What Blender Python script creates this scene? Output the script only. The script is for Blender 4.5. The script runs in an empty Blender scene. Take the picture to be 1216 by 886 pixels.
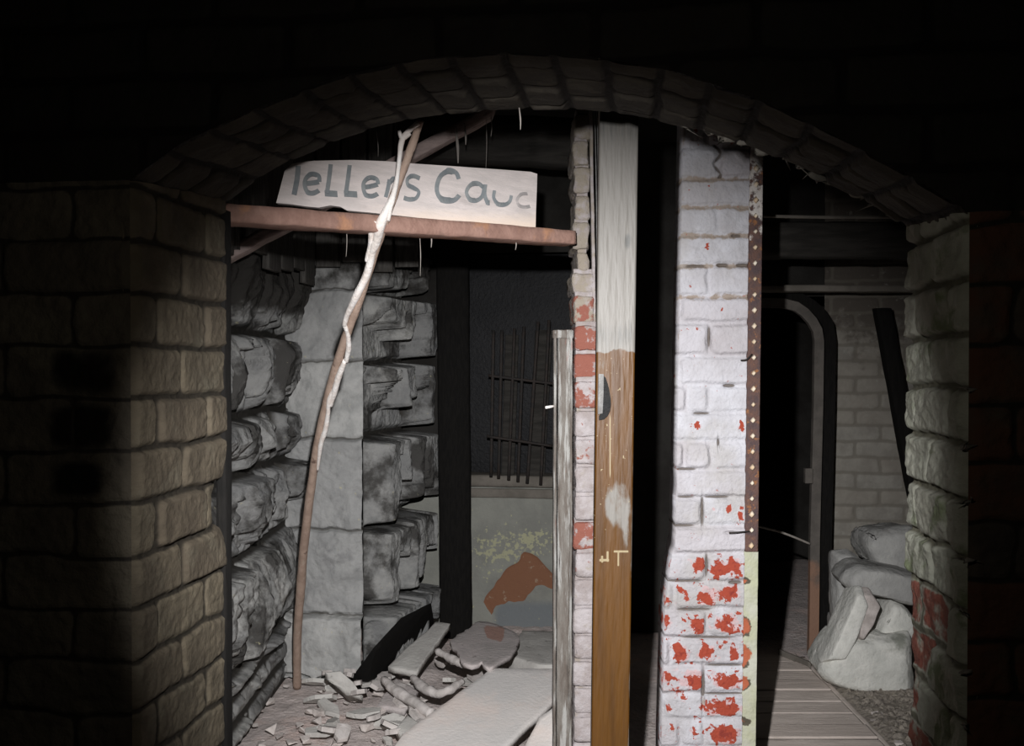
import bpy, bmesh, math, random
import numpy as np
from mathutils import Vector, Matrix

random.seed(7)
sc = bpy.context.scene
COL = sc.collection
F = 1190.0; CX = 608.0; CY = 443.0; HZ = 430.0
TH = math.atan((CY - HZ) / F)            # camera looks down a touch
CAM = np.array((0.0, 0.0, 1.3))
cT, sT = math.cos(TH), math.sin(TH)

# ------------------------------------------------------------- measuring help
def ray(px, py):
    a = (px - CX) / F; b = -(py - CY) / F
    return np.array((a, cT + b * sT, b * cT - sT))
def at(px, py, Y):
    d = ray(px, py); return CAM + d * (Y / d[1])
def gpt(px, py, z=0.0):
    d = ray(px, py); return CAM + d * ((z - CAM[2]) / d[2])
def hit(px, py, P0, n):
    d = ray(px, py); P0 = np.array(P0); n = np.array(n)
    return CAM + d * (np.dot(P0 - CAM, n) / np.dot(d, n))
def proj(P):
    Q = P - CAM
    fw = Q[..., 1] * cT - Q[..., 2] * sT; up = Q[..., 1] * sT + Q[..., 2] * cT
    return CX + F * Q[..., 0] / fw, CY - F * up / fw

# ------------------------------------------------------------- noise
def _h(ix, iy, iz, s):
    n = (ix * 374761393 + iy * 668265263 + iz * 2147483647 + s * 974634777) & 0xffffffff
    n = ((n ^ (n >> 13)) * 1274126177) & 0xffffffff
    n = ((n ^ (n >> 16)) * 2246822519) & 0xffffffff
    return ((n ^ (n >> 15)) & 0xffff) / 65535.0
def vnoise(P, s=0):
    P = np.asarray(P, float); I = np.floor(P).astype(np.int64); f = P - I
    f = f * f * (3 - 2 * f); r = 0
    for dx in (0, 1):
        for dy in (0, 1):
            for dz in (0, 1):
                w = (f[..., 0] if dx else 1 - f[..., 0]) * (f[..., 1] if dy else 1 - f[..., 1]) * (f[..., 2] if dz else 1 - f[..., 2])
                r = r + w * _h(I[..., 0] + dx, I[..., 1] + dy, I[..., 2] + dz, s)
    return r * 2 - 1
def fbm(P, scale=1.0, octv=4, s=0):
    P = np.asarray(P, float) * scale; r = 0; a = 1.0; t = 0
    for k in range(octv):
        r = r + a * vnoise(P + 17.3 * k, s + k); t += a; a *= .55; P = P * 2.03
    return r / t
def sstep(a, b, x):
    t = np.clip((x - a) / (b - a), 0, 1); return t * t * (3 - 2 * t)

# ------------------------------------------------------------- objects
ORG = {}
def setp(o, label=None, cat=None, group=None, kind=None):
    if label: o['label'] = label
    if cat: o['category'] = cat
    if group: o['group'] = group
    if kind: o['kind'] = kind
    return o
def thing(name, loc, label=None, cat=None, group=None, kind=None):
    o = bpy.data.objects.new(name, None); COL.objects.link(o); o.empty_display_size = .1
    o.location = [float(c) for c in loc]; ORG[o.name] = np.array(loc, float)
    return setp(o, label, cat, group, kind)
def build(name, V, Fc, mat, parent=None, smooth=True, attrs=None, label=None, cat=None, group=None, kind=None, mats=None, midx=None):
    V = np.asarray(V, float).reshape(-1, 3)
    if parent is not None: org = ORG[parent.name]
    else: org = np.array(((V[:, 0].min() + V[:, 0].max()) / 2, (V[:, 1].min() + V[:, 1].max()) / 2, V[:, 2].min()))
    me = bpy.data.meshes.new(name)
    L = V - org
    if isinstance(Fc, np.ndarray):
        me.vertices.add(len(L)); me.vertices.foreach_set('co', L.ravel())
        n, k = Fc.shape
        me.loops.add(n * k); me.loops.foreach_set('vertex_index', Fc.ravel().astype(np.int32))
        me.polygons.add(n); me.polygons.foreach_set('loop_start', (np.arange(n) * k).astype(np.int32))
        me.polygons.foreach_set('loop_total', np.full(n, k, np.int32))
        me.update(calc_edges=True)
    else:
        me.from_pydata([tuple(p) for p in L], [], [tuple(int(i) for i in f) for f in Fc]); me.update()
    if smooth: me.polygons.foreach_set('use_smooth', [True] * len(me.polygons))
    for k, a in (attrs or {}).items():
        at_ = me.attributes.new(k, 'FLOAT', 'POINT'); at_.data.foreach_set('value', np.asarray(a, np.float32).ravel())
    me.materials.append(mat)
    o = bpy.data.objects.new(name, me); COL.objects.link(o)
    if parent is not None: o.parent = parent
    else: o.location = [float(c) for c in org]
    ORG[o.name] = org
    return setp(o, label, cat, group, kind)

# ------------------------------------------------------------- materials
def M(name, base, c2=None, vs=6.0, rough=.92, layers=(), bump=(.35, 60), stretch=(1, 1, 1), metal=0, spec=.15, rnd=None):
    m = bpy.data.materials.new(name); m.use_nodes = True
    N = m.node_tree.nodes; Lk = m.node_tree.links
    b = N['Principled BSDF']; b.inputs['Roughness'].default_value = rough; b.inputs['Metallic'].default_value = metal
    b.inputs['Specular IOR Level'].default_value = spec
    tc = N.new('ShaderNodeTexCoord')
    def noise(scale, det=6, st=stretch, off=0, dis=0):
        mp = N.new('ShaderNodeMapping'); mp.inputs['Scale'].default_value = st; mp.inputs['Location'].default_value = (off, off * .7, off * 1.3)
        Lk.new(tc.outputs['Object'], mp.inputs[0]); n = N.new('ShaderNodeTexNoise')
        n.inputs['Scale'].default_value = scale; n.inputs['Detail'].default_value = det; n.inputs['Roughness'].default_value = .62
        n.inputs['Distortion'].default_value = dis
        Lk.new(mp.outputs[0], n.inputs['Vector']); return n.outputs['Fac']
    def mr(s, lo, hi, a=0, c=1):
        r = N.new('ShaderNodeMapRange'); r.interpolation_type = 'SMOOTHSTEP'
        for i, v in zip(('From Min', 'From Max', 'To Min', 'To Max'), (lo, hi, a, c)): r.inputs[i].default_value = v
        Lk.new(s, r.inputs['Value']); return r.outputs['Result']
    def math_(op, a, b_):
        x = N.new('ShaderNodeMath'); x.operation = op
        for i, v in enumerate((a, b_)):
            if isinstance(v, (int, float)): x.inputs[i].default_value = v
            else: Lk.new(v, x.inputs[i])
        return x.outputs[0]
    def mix(f, a, b_):
        x = N.new('ShaderNodeMix'); x.data_type = 'RGBA'; Lk.new(f, x.inputs[0])
        for i, v in ((6, a), (7, b_)):
            if isinstance(v, (tuple, list)): x.inputs[i].default_value = (*v[:3], 1)
            else: Lk.new(v, x.inputs[i])
        return x.outputs[2]
    def attr(nm):
        a = N.new('ShaderNodeAttribute'); a.attribute_name = nm; return a.outputs['Fac']
    c = mix(mr(noise(vs), .35, .65), base, c2 or base)
    if rnd: c = mix(math_('MULTIPLY', attr('rnd'), rnd[1]), c, rnd[0])
    for k, l in enumerate(layers):
        v = None
        if l.get('n', 1): v = math_('MULTIPLY', noise(l.get('s', 10), 7, l.get('st', stretch), 3.1 * (k + 1), l.get('dis', 0)), l.get('n', 1))
        if 'a' in l:
            av = math_('MULTIPLY', attr(l['a']), l.get('w', 1)); v = av if v is None else math_('ADD', v, av)
        f = mr(v, l['lo'], l['hi'], l.get('f0', 0), l.get('f1', 1))
        c = mix(f, c, l['c'])
    Lk.new(c, b.inputs['Base Color'])
    bp = N.new('ShaderNodeBump'); bp.inputs['Strength'].default_value = bump[0]; bp.inputs['Distance'].default_value = .01
    Lk.new(noise(bump[1], 8), bp.inputs['Height']); Lk.new(bp.outputs[0], b.inputs['Normal'])
    return m

# ------------------------------------------------------------- geometry makers
def grid_faces(nu, nv):
    i = np.arange(nv - 1)[:, None] * nu + np.arange(nu - 1)[None, :]
    i = i.ravel(); return np.stack([i, i + 1, i + nu + 1, i + nu], 1)
def heightfield(name, S, us, vs, hfun, mat, parent=None, close=None, flip=False, **kw):
    """S(U,V)->(P,N); hfun(U,V,P)->(h, attrs). close = vector: the rim is carried back by it to give real thickness."""
    U, V = np.meshgrid(us, vs); P, Nn = S(U, V)
    h, attrs = hfun(U, V, P); Q = P + Nn * h[..., None]
    nv, nu = U.shape; Fc = grid_faces(nu, nv)
    Q = Q.reshape(-1, 3); attrs = {k: np.broadcast_to(a, U.shape).ravel() for k, a in attrs.items()}
    if close is not None:
        rim = np.concatenate([np.arange(nu), np.arange(1, nv) * nu + nu - 1, (nv - 1) * nu + np.arange(nu - 2, -1, -1), np.arange(nv - 2, 0, -1) * nu])
        n0 = len(Q); R = P.reshape(-1, 3)[rim] + np.array(close); Q = np.concatenate([Q, R])
        m = len(rim); j = np.arange(m); k = (j + 1) % m
        Fs = np.stack([rim[j], n0 + j, n0 + k, rim[k]], 1)
        c0 = len(Q); Q = np.concatenate([Q, R.mean(0, keepdims=True)])
        Fb = np.stack([n0 + j, np.full(m, c0), np.full(m, c0), n0 + k], 1)
        attrs = {a: np.concatenate([v, v[rim], [0.]]) for a, v in attrs.items()}
        allf = [tuple(f) for f in np.concatenate([Fc, Fs])] + [(n0 + int(a), c0, n0 + int(b)) for a, b in zip(j, k)]
        if flip: allf = [f[::-1] for f in allf]
        return build(name, Q, allf, mat, parent, attrs=attrs, **kw)
    if flip: Fc = Fc[:, ::-1]
    return build(name, Q, np.ascontiguousarray(Fc), mat, parent, attrs=attrs, **kw)
def brickpat(U, V, vb, joints, m=.008, warp=.003, ws=25, seed=0):
    """distance to the nearest joint, random per brick, fraction up the brick, fraction along it"""
    P = np.stack([U, V, np.zeros_like(U)], -1)
    U2 = U + warp * fbm(P, ws, 3, seed); V2 = V + warp * 1.2 * fbm(P, ws * .5, 3, seed + 9)
    vb = np.asarray(vb); ci = np.clip(np.searchsorted(vb, V2) - 1, 0, len(vb) - 2)
    lo = vb[ci]; hi = vb[ci + 1]; dv = np.minimum(V2 - lo, hi - V2); fv = (V2 - lo) / (hi - lo)
    du = np.full(U.shape, 9.); bi = np.zeros(U.shape, np.int64); fu = np.zeros(U.shape)
    for c in range(len(vb) - 1):
        mk = ci == c
        if not mk.any(): continue
        js = np.asarray(joints(c) if callable(joints) else joints[c % len(joints)], float); js = np.concatenate([[-50.], js, [50.]])
        k = np.clip(np.searchsorted(js, U2[mk]) - 1, 0, len(js) - 2)
        a = js[k]; b = js[k + 1]; du[mk] = np.minimum(U2[mk] - a, b - U2[mk]); bi[mk] = k; fu[mk] = np.clip((U2[mk] - a) / (b - a), 0, 1)
    k = .012; e = np.clip(.5 + .5 * (du - dv) / k, 0, 1); d = du * (1 - e) + dv * e - k * e * (1 - e)
    return d - m / 2, _h(ci.astype(np.int64), bi, bi * 0 + 3, seed), fv, fu
def running(lenb, off, lo=-3, hi=3):
    def f(c):
        o = off if c % 2 else off + lenb / 2
        return np.arange(lo + o, hi, lenb)
    return f
def brickh(U, V, P, vb, joints, H=.008, r=.007, rough=.0015, m=.008, warp=.003, seed=0, prot=.003):
    d, rnd, fv, fu = brickpat(U, V, vb, joints, m, warp, 25, seed)
    b = sstep(-.001, r, d)
    h = H * b + prot * (rnd - .5) * b + rough * fbm(P, 90, 3, seed + 3) + rough * 1.5 * fbm(P, 25, 3, seed + 4)
    return h, b, rnd, fv, fu
def tube(pts, rad, n=10, amp=0.0, seed=0, sub=6, flat=1.0):
    pts = [np.array(p, float) for p in pts]; rad = list(rad) if hasattr(rad, '__len__') else [rad] * len(pts)
    P = []; R = []
    for i in range(len(pts) - 1):
        p0 = pts[max(i - 1, 0)]; p1 = pts[i]; p2 = pts[i + 1]; p3 = pts[min(i + 2, len(pts) - 1)]
        for k in range(sub):
            t = k / sub
            P.append(.5 * ((2 * p1) + (p2 - p0) * t + (2 * p0 - 5 * p1 + 4 * p2 - p3) * t * t + (3 * p1 - p0 - 3 * p2 + p3) * t ** 3)); R.append(rad[i] * (1 - t) + rad[i + 1] * t)
    P.append(pts[-1]); R.append(rad[-1]); V = []; Fc = []
    P = np.array(P); up = np.array((.13, .3, .95))
    for i in range(len(P)):
        T = P[min(i + 1, len(P) - 1)] - P[max(i - 1, 0)]; T /= np.linalg.norm(T) + 1e-9
        A = np.cross(T, up); A /= np.linalg.norm(A) + 1e-9; B = np.cross(A, T)
        for k in range(n):
            a = 2 * math.pi * k / n; V.append(P[i] + (A * math.cos(a) + B * math.sin(a) * flat) * R[i])
    V = np.array(V)
    if amp:
        c = np.repeat(P, n, 0); V = V + (V - c) / (np.linalg.norm(V - c, axis=1, keepdims=True) + 1e-9) * (amp * fbm(V, 35, 3, seed))[:, None]
    m = len(P)
    for i in range(m - 1):
        for k in range(n): Fc.append((i * n + k, i * n + (k + 1) % n, (i + 1) * n + (k + 1) % n, (i + 1) * n + k))
    Fc.append(tuple(range(n))[::-1]); Fc.append(tuple((m - 1) * n + k for k in range(n)))
    return V, Fc
def bm_out(bm):
    bm.verts.ensure_lookup_table(); bm.verts.index_update()
    V = np.array([v.co[:] for v in bm.verts]); Fc = [tuple(v.index for v in f.verts) for f in bm.faces]; bm.free(); return V, Fc
def beam(p0, p1, wv, tv, seg=24, amp=.002, seed=0, ch=.12):
    """timber: p0..p1 the middle of the front face, wv half width, tv full depth backwards; chamfered, worn"""
    p0, p1, wv, tv = [np.array(x, float) for x in (p0, p1, wv, tv)]
    c = ch; prof = []
    for a, b in ((-1 + c, 0), (-.33, 0), (.33, 0), (1 - c, 0), (1, c), (1, .5), (1, 1 - c), (1 - c, 1), (0, 1), (-1 + c, 1), (-1, 1 - c), (-1, .5), (-1, c)): prof.append(wv * a + tv * b)
    n = len(prof); V = []; Fc = []
    for i in range(seg + 1):
        for q in prof: V.append(p0 + (p1 - p0) * i / seg + q)
    V = np.array(V); 
    D = np.stack([fbm(V, 14, 3, seed), fbm(V, 14, 3, seed + 5), fbm(V, 14, 3, seed + 8)], -1); V = V + amp * D
    for i in range(seg):
        for k in range(n): Fc.append((i * n + k, (i + 1) * n + k, (i + 1) * n + (k + 1) % n, i * n + (k + 1) % n))
    Fc.append(tuple(range(n))); Fc.append(tuple(seg * n + k for k in range(n))[::-1])
    return V, Fc
def hull(points, amp=.008, cuts=3, bev=.012, seed=0, sc_=14):
    bm = bmesh.new()
    for p in points: bm.verts.new([float(c) for c in p])
    r = bmesh.ops.convex_hull(bm, input=bm.verts)
    bad = [v for v in bm.verts if not v.link_faces]
    if bad: bmesh.ops.delete(bm, geom=bad, context='VERTS')
    bmesh.ops.dissolve_limit(bm, angle_limit=.05, verts=bm.verts, edges=bm.edges)
    if bev: bmesh.ops.bevel(bm, geom=list(bm.edges), offset=bev, segments=2, affect='EDGES', profile=.6)
    bmesh.ops.triangulate(bm, faces=bm.faces)
    for k in range(cuts):
        es = [e for e in bm.edges if e.calc_length() > .022 * (3 if k == 0 else 1)]
        if es: bmesh.ops.subdivide_edges(bm, edges=es, cuts=1, use_grid_fill=False)
        bmesh.ops.triangulate(bm, faces=[f for f in bm.faces if len(f.verts) > 3])
    bm.normal_update()
    V = np.array([v.co[:] for v in bm.verts]); Nn = np.array([v.normal[:] for v in bm.verts])
    V2 = V + Nn * (amp * fbm(V, sc_, 4, seed))[:, None]
    bm.verts.index_update(); Fc = [tuple(v.index for v in f.verts) for f in bm.faces]; bm.free()
    return V2, Fc
def slab(pts, thick, amp=.002, jag=.006, seed=0, bev=.0):
    """flat piece: outline points (3-D, top face) with a ragged edge and a real thickness downwards"""
    pts = [np.array(p, float) for p in pts]; out = []; rr = random.Random(seed); n = len(pts)
    for i in range(n):
        a = pts[i]; b = pts[(i + 1) % n]; k = max(2, int(np.linalg.norm(b - a) / .03))
        for j in range(k):
            q = a + (b - a) * j / k
            if j: q = q + np.array((rr.uniform(-jag, jag), rr.uniform(-jag, jag), 0))
            out.append(q)
    m = len(out); c = np.mean(out, 0); V = list(out); 
    RG = (.015, .12, .25, .4, .55, .7, .85); nr = len(RG)
    for r_ in RG: V += [q + (c - q) * r_ + np.array((0, 0, .002)) for q in out]
    kc = len(V); V += [c + np.array((0, 0, .002))]; kb = len(V); V += [q + np.array((0, 0, -thick)) for q in out] + [c + np.array((0, 0, -thick))]
    Fc = []
    for i in range(m):
        j = (i + 1) % m
        for k in range(nr): Fc.append((k * m + i, k * m + j, (k + 1) * m + j, (k + 1) * m + i))
        Fc += [(nr * m + i, nr * m + j, kc), (i, kb + i, kb + j, j), (kb + i, kb + m, kb + j)]
    V = np.array(V); V[:, 2] += amp * fbm(V, 9, 3, seed)
    bm = bmesh.new(); vs = [bm.verts.new(tuple(p)) for p in V]
    for f in Fc: bm.faces.new([vs[i] for i in f])
    bmesh.ops.recalc_face_normals(bm, faces=bm.faces)
    return bm_out(bm)
def boxpts(x0, x1, y0, y1, z0, z1):
    return [np.array((x, y, z)) for x in (x0, x1) for y in (y0, y1) for z in (z0, z1)]
def boxmesh(x0, x1, y0, y1, z0, z1, n=1):
    V = boxpts(x0, x1, y0, y1, z0, z1); return V, [(0, 1, 3, 2), (4, 6, 7, 5), (0, 4, 5, 1), (2, 3, 7, 6), (0, 2, 6, 4), (1, 5, 7, 3)]
def join(*parts):
    V = []; Fc = []; n = 0
    for v, f in parts:
        V.append(np.asarray(v, float).reshape(-1, 3)); Fc += [tuple(int(i) + n for i in q) for q in f]; n += len(V[-1])
    return np.concatenate(V), Fc
def Z(y, Y): return 1.3 + (HZ - y) / F * Y
def lin(a, b, n): return np.linspace(a, b, n)

# ============================================================= MATERIALS
white_brick = M('whitewashed_brick', (.51, .51, .54), (.38, .37, .38), 9, .85,
    rnd=((.40, .36, .37), .5),
    layers=[dict(c=(.27, .21, .16), n=1.6, s=28, a='dirt_shade', w=.5, lo=1.08, hi=1.3, f1=.85),
            dict(c=(.36, .34, .32), s=6, lo=.50, hi=.68, f1=.6),
            dict(c=(.50, .33, .33), n=1.5, s=45, a='ctl', w=.7, lo=1.02, hi=1.2, f1=.75),
            dict(c=(.30, .055, .032), n=3.0, s=38, a='ctl', w=.85, lo=1.88, hi=1.95, dis=.3),
            dict(c=(.18, .03, .025), n=1.6, s=70, a='ctl', w=.5, lo=1.30, hi=1.45, f1=.7),
            dict(c=(.12, .10, .085), n=.35, s=30, a='mor', w=.7, lo=.66, hi=.9, f1=.9)], bump=(.5, 120))
stub_brick = M('broken_brick_end', (.42, .385, .385), (.30, .26, .25), 22, .9,
    layers=[dict(c=(.30, .26, .21), s=30, a='dirt_shade', w=.6, lo=.6, hi=.85),
            dict(c=(.25, .095, .07), n=1.3, s=34, a='ctl', w=.9, lo=1.0, hi=1.12),
            dict(c=(.13, .10, .08), n=.2, s=30, a='mor', w=1, lo=.75, hi=1.05, f1=.8)], bump=(.6, 90))
left_brick = M('limewashed_brown_brick', (.12, .10, .070), (.075, .063, .045), 14, .95,
    rnd=((.06, .046, .034), .5),
    layers=[dict(c=(.105, .093, .068), s=18, lo=.52, hi=.7, f1=.6), dict(c=(.018, .015, .012), s=12, a='ctl', w=1, lo=.8, hi=1.25),
            dict(c=(.02, .017, .013), n=.2, s=30, a='mor', w=1, lo=.6, hi=1.05, f1=.9)], bump=(.5, 80))
face_brick = M('dark_brown_brick', (.085, .073, .054), (.05, .043, .033), 9, .97,  # dark brown brick, near-black where ctl is high
    rnd=((.04, .032, .025), .5), layers=[dict(c=(.11, .098, .072), s=7, lo=.54, hi=.7, f1=.6), dict(c=(.008, .007, .006), s=12, a='ctl', w=1, lo=.8, hi=1.25),
            dict(c=(.02, .017, .014), n=.2, s=30, a='mor', w=1, lo=.6, hi=1.05)], bump=(.6, 60))
rface_brick = M('dark_red_brick', (.06, .048, .035), (.036, .03, .024), 9, .97,  # dark brick, redder where ctl is high
    layers=[dict(c=(.065, .03, .018), s=9, a='ctl', w=.5, lo=.55, hi=.8), dict(c=(.015, .013, .010), n=.2, s=30, a='mor', w=1, lo=.6, hi=1.05)], bump=(.6, 60))
shade_brick = M('shade_black_brick', (.014, .0125, .011), (.009, .008, .0075), 14, .97,  # near-black colour stands in for the unlit wall above the arch
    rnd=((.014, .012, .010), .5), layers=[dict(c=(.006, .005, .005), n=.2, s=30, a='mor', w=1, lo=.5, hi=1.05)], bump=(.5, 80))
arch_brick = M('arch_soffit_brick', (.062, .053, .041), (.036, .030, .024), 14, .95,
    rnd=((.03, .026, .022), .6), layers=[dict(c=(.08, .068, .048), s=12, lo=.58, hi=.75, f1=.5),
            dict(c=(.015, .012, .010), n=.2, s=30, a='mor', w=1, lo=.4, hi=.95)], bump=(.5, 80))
right_brick = M('mossy_flaking_brick', (.32, .325, .27), (.22, .225, .18), 16, .93,
    rnd=((.22, .20, .17), .5), layers=[dict(c=(.10, .12, .06), s=14, lo=.54, hi=.66, f1=.8),
            dict(c=(.17, .062, .045), n=1.2, s=22, a='ctl', w=.5, lo=.92, hi=1.1),
            dict(c=(.10, .095, .07), n=.2, s=30, a='mor', w=1, lo=.5, hi=1.05)], bump=(.6, 80))
rear_brick = M('grey_painted_brick', (.30, .285, .25), (.22, .205, .18), 9, .95,
    rnd=((.26, .23, .19), .5), layers=[dict(c=(.11, .095, .08), s=9, a='ctl', w=.5, lo=.62, hi=.85), dict(c=(.34, .33, .29), s=25, lo=.6, hi=.7, f1=.5),
            dict(c=(.16, .145, .12), n=.2, s=30, a='mor', w=1, lo=.5, hi=1.1, f1=.7)], bump=(.4, 70))
stone = M('quarry_faced_stone', (.56, .555, .53), (.38, .38, .365), 10, .9,
    rnd=((.26, .26, .26), .6),
    layers=[dict(c=(.17, .17, .17), s=7, lo=.56, hi=.72, f1=.7), dict(c=(.55, .50, .30), s=38, lo=.66, hi=.72, f1=.7),
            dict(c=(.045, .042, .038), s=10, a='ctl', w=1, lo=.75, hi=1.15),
            dict(c=(.10, .095, .085), n=.2, s=30, a='mor', w=1, lo=.6, hi=1.05)], bump=(.8, 45))
shaded_stone = M('shaded_quarry_stone', (.44, .435, .41), (.26, .26, .25), 10, .92,  # darker stone copy; its big dark patches stand in for missing shade
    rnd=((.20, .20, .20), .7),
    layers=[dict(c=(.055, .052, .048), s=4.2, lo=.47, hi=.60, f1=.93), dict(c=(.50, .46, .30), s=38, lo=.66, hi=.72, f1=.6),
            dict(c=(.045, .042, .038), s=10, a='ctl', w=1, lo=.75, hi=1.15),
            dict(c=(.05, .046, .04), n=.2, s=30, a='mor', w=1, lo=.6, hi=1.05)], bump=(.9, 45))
plaster = M('peeling_plaster', (.30, .30, .265), (.24, .24, .215), 5, .92,
    layers=[dict(c=(.20, .215, .22), n=.2, s=9, a='pale', w=1, lo=.3, hi=.9),
            dict(c=(.46, .45, .29), n=2.2, s=42, a='fleck', w=.42, lo=1.50, hi=1.60, f1=.85),
            dict(c=(.25, .12, .07), n=.5, s=24, a='ctl', w=1, lo=.55, hi=.66),
            dict(c=(.42, .33, .24), n=1, s=30, a='ctl', w=.25, lo=.84, hi=.9, f1=.6)], bump=(.4, 60))
unlit_plaster = M('unlit_black_plaster', (.035, .033, .030), (.022, .02, .018), 5, .95)  # near-black colour makes these walls and the ceiling look unlit
old_floor = M('dusty_dirt_floor', (.74, .65, .61), (.60, .53, .50), 9, .97,
    layers=[dict(c=(.78, .63, .57), s=5, lo=.52, hi=.66), dict(c=(.42, .37, .34), s=22, lo=.6, hi=.72)], bump=(.9, 50))
gravel_m = M('gravel', (.42, .37, .31), (.25, .22, .19), 40, .97, layers=[dict(c=(.42, .38, .32), s=60, lo=.62, hi=.7)], bump=(1, 70))
white_board = M('dusty_white_board', (.78, .73, .69), (.70, .67, .64), 5, .9, layers=[dict(c=(.82, .72, .66), s=3, lo=.5, hi=.65), dict(c=(.36, .33, .30), s=45, lo=.68, hi=.74, f1=.6)], bump=(.25, 70))
grey_board = M('weathered_grey_board', (.60, .58, .54), (.48, .46, .43), 8, .92, layers=[dict(c=(.25, .24, .22), s=25, lo=.6, hi=.72)])
pink_plaster = M('fallen_plaster', (.58, .52, .50), (.48, .44, .42), 8, .93, layers=[dict(c=(.47, .26, .20), n=.3, s=22, a='ctl', w=1, lo=.6, hi=.9, f1=.8), dict(c=(.22, .19, .17), s=30, lo=.62, hi=.72)], bump=(.5, 60))
black_board = M('shade_black_board', (.011, .010, .009), (.007, .0065, .006), 20, .9, stretch=(6, 6, 1))  # near-black; also on pieces that stand in for shade
root_m = M('dusty_stick', (.66, .61, .58), (.50, .46, .43), 25, .9)
sign_wood = M('sign_board', (.78, .70, .665), (.66, .60, .57), 12, .85, stretch=(1, 1, 6),
    layers=[dict(c=(.46, .41, .39), s=5, st=(1, 1, 3), lo=.5, hi=.72, f1=.8), dict(c=(.84, .70, .58), n=.25, s=20, a='ctl', w=1, lo=.6, hi=1.1), dict(c=(.38, .33, .31), s=50, lo=.66, hi=.73, f1=.5)], bump=(.2, 80))
sign_paint = M('faded_blue_grey_paint', (.185, .205, .215), (.25, .265, .265), 25, .85, layers=[dict(c=(.55, .50, .47), s=60, lo=.62, hi=.72, f1=.6)])
faint_paint = M('worn_off_grey_paint', (.33, .31, .30), (.38, .35, .34), 25, .85, layers=[dict(c=(.50, .46, .44), s=50, lo=.5, hi=.62, f1=.8)])
rust = M('rusty_shelf_timber', (.36, .22, .175), (.28, .165, .13), 20, .85, layers=[dict(c=(.46, .24, .14), s=9, lo=.56, hi=.68, f1=.8), dict(c=(.16, .11, .09), s=7, lo=.58, hi=.74)], bump=(.4, 60))
brace_m = M('pinkish_grey_timber', (.46, .36, .33), (.34, .27, .25), 20, .9, stretch=(1, 4, 4), layers=[dict(c=(.10, .08, .07), s=9, lo=.56, hi=.72)])
old_wood = M('grey_weathered_timber', (.10, .094, .085), (.06, .055, .05), 16, .95, stretch=(5, 5, .7), layers=[dict(c=(.03, .027, .024), s=7, lo=.55, hi=.7, st=(6, 6, .5))])
dark_wood = M('dark_old_timber', (.05, .046, .041), (.03, .028, .025), 9, .95, stretch=(.7, 5, 5))
shelf_m = M('dusty_dark_ledge', (.20, .18, .155), (.15, .135, .115), 9, .95)
pole_m = M('bare_wooden_pole', (.46, .34, .27), (.36, .26, .205), 14, .75, stretch=(2, 2, .6), layers=[dict(c=(.50, .40, .32), s=12, lo=.56, hi=.7, f1=.7), dict(c=(.14, .09, .07), s=9, lo=.62, hi=.72)], bump=(.4, 90))
bark_m = M('pale_splintered_bark', (.92, .88, .84), (.80, .72, .66), 30, .7, layers=[dict(c=(.42, .33, .26), s=45, lo=.64, hi=.72, f1=.6)], bump=(.5, 90))
frame_wood = M('flaking_painted_timber', (.20, .185, .165), (.12, .10, .085), 15, .88, stretch=(3, 3, .5), layers=[dict(c=(.36, .355, .335), s=14, st=(4, 4, .35), lo=.5, hi=.6, f1=.9), dict(c=(.25, .12, .10), s=12, st=(4, 4, .5), lo=.6, hi=.7, f1=.8), dict(c=(.06, .05, .045), s=10, st=(6, 6, .4), lo=.62, hi=.7)], bump=(.6, 70))
post_m = M('varnished_brown_board', (.078, .032, .0035), (.054, .022, .003), 7, .5, stretch=(6, 6, .5), spec=.3,
    layers=[dict(c=(.07, .032, .010), s=5, st=(7, 7, .6), lo=.56, hi=.7, f1=.7),
            dict(c=(.15, .14, .125), s=22, st=(1.6, 1.6, .6), a='ctl', w=1, lo=.85, hi=1.12),
            dict(c=(.075, .075, .07), s=22, a='dirt_shade', w=.8, lo=.8, hi=1.25, f1=.85),
            dict(c=(.30, .25, .15), n=0, a='scr', w=1, lo=.4, hi=.7, f1=.75)], bump=(.12, 40))
iron_m = M('rusty_perforated_iron', (.13, .075, .06), (.085, .06, .06), 40, .75, metal=.2, layers=[dict(c=(.28, .13, .06), s=45, lo=.56, hi=.65), dict(c=(.60, .56, .52), s=28, a='ctl', w=.7, lo=.8, hi=.88)], bump=(.6, 90))
stud_m = M('cream_plaster_plug', (.72, .66, .55), (.55, .40, .25), 30, .9)
edge_m = M('yellowish_painted_edge', (.38, .385, .27), (.42, .42, .35), 12, .8, layers=[dict(c=(.08, .07, .05), s=28, a='ctl', w=.6, lo=.78, hi=.86), dict(c=(.35, .10, .05), s=22, a='ctl', w=.35, lo=.72, hi=.8)], bump=(.4, 70))
dark_iron_b = M('black_iron', (.010, .009, .009), (.006, .006, .006), 30, .6)
dark_iron = M('dark_iron', (.035, .033, .032), (.05, .04, .035), 30, .7, metal=.3)
pull_m = M('grey_metal_plate', (.17, .17, .165), (.12, .115, .11), 30, .6, metal=.3)
frame_iron = M('painted_door_frame', (.14, .125, .11), (.10, .09, .08), 12, .8, layers=[dict(c=(.27, .16, .11), s=8, a='ctl', w=.5, lo=.72, hi=.95)])
glass_m = M('dirt_caked_glass', (.012, .012, .013), (.007, .007, .008), 4, .5)
plank_m = M('grey_brown_plank', (.74, .65, .58), (.62, .54, .48), 6, .9, stretch=(1, 3, 1), rnd=((.60, .52, .46), .8), layers=[dict(c=(.34, .29, .25), s=10, st=(1, 5, 1), lo=.6, hi=.72, f1=.7), dict(c=(.02, .018, .015), n=0, a='mor', w=1, lo=.2, hi=.9)], bump=(.3, 50))
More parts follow.
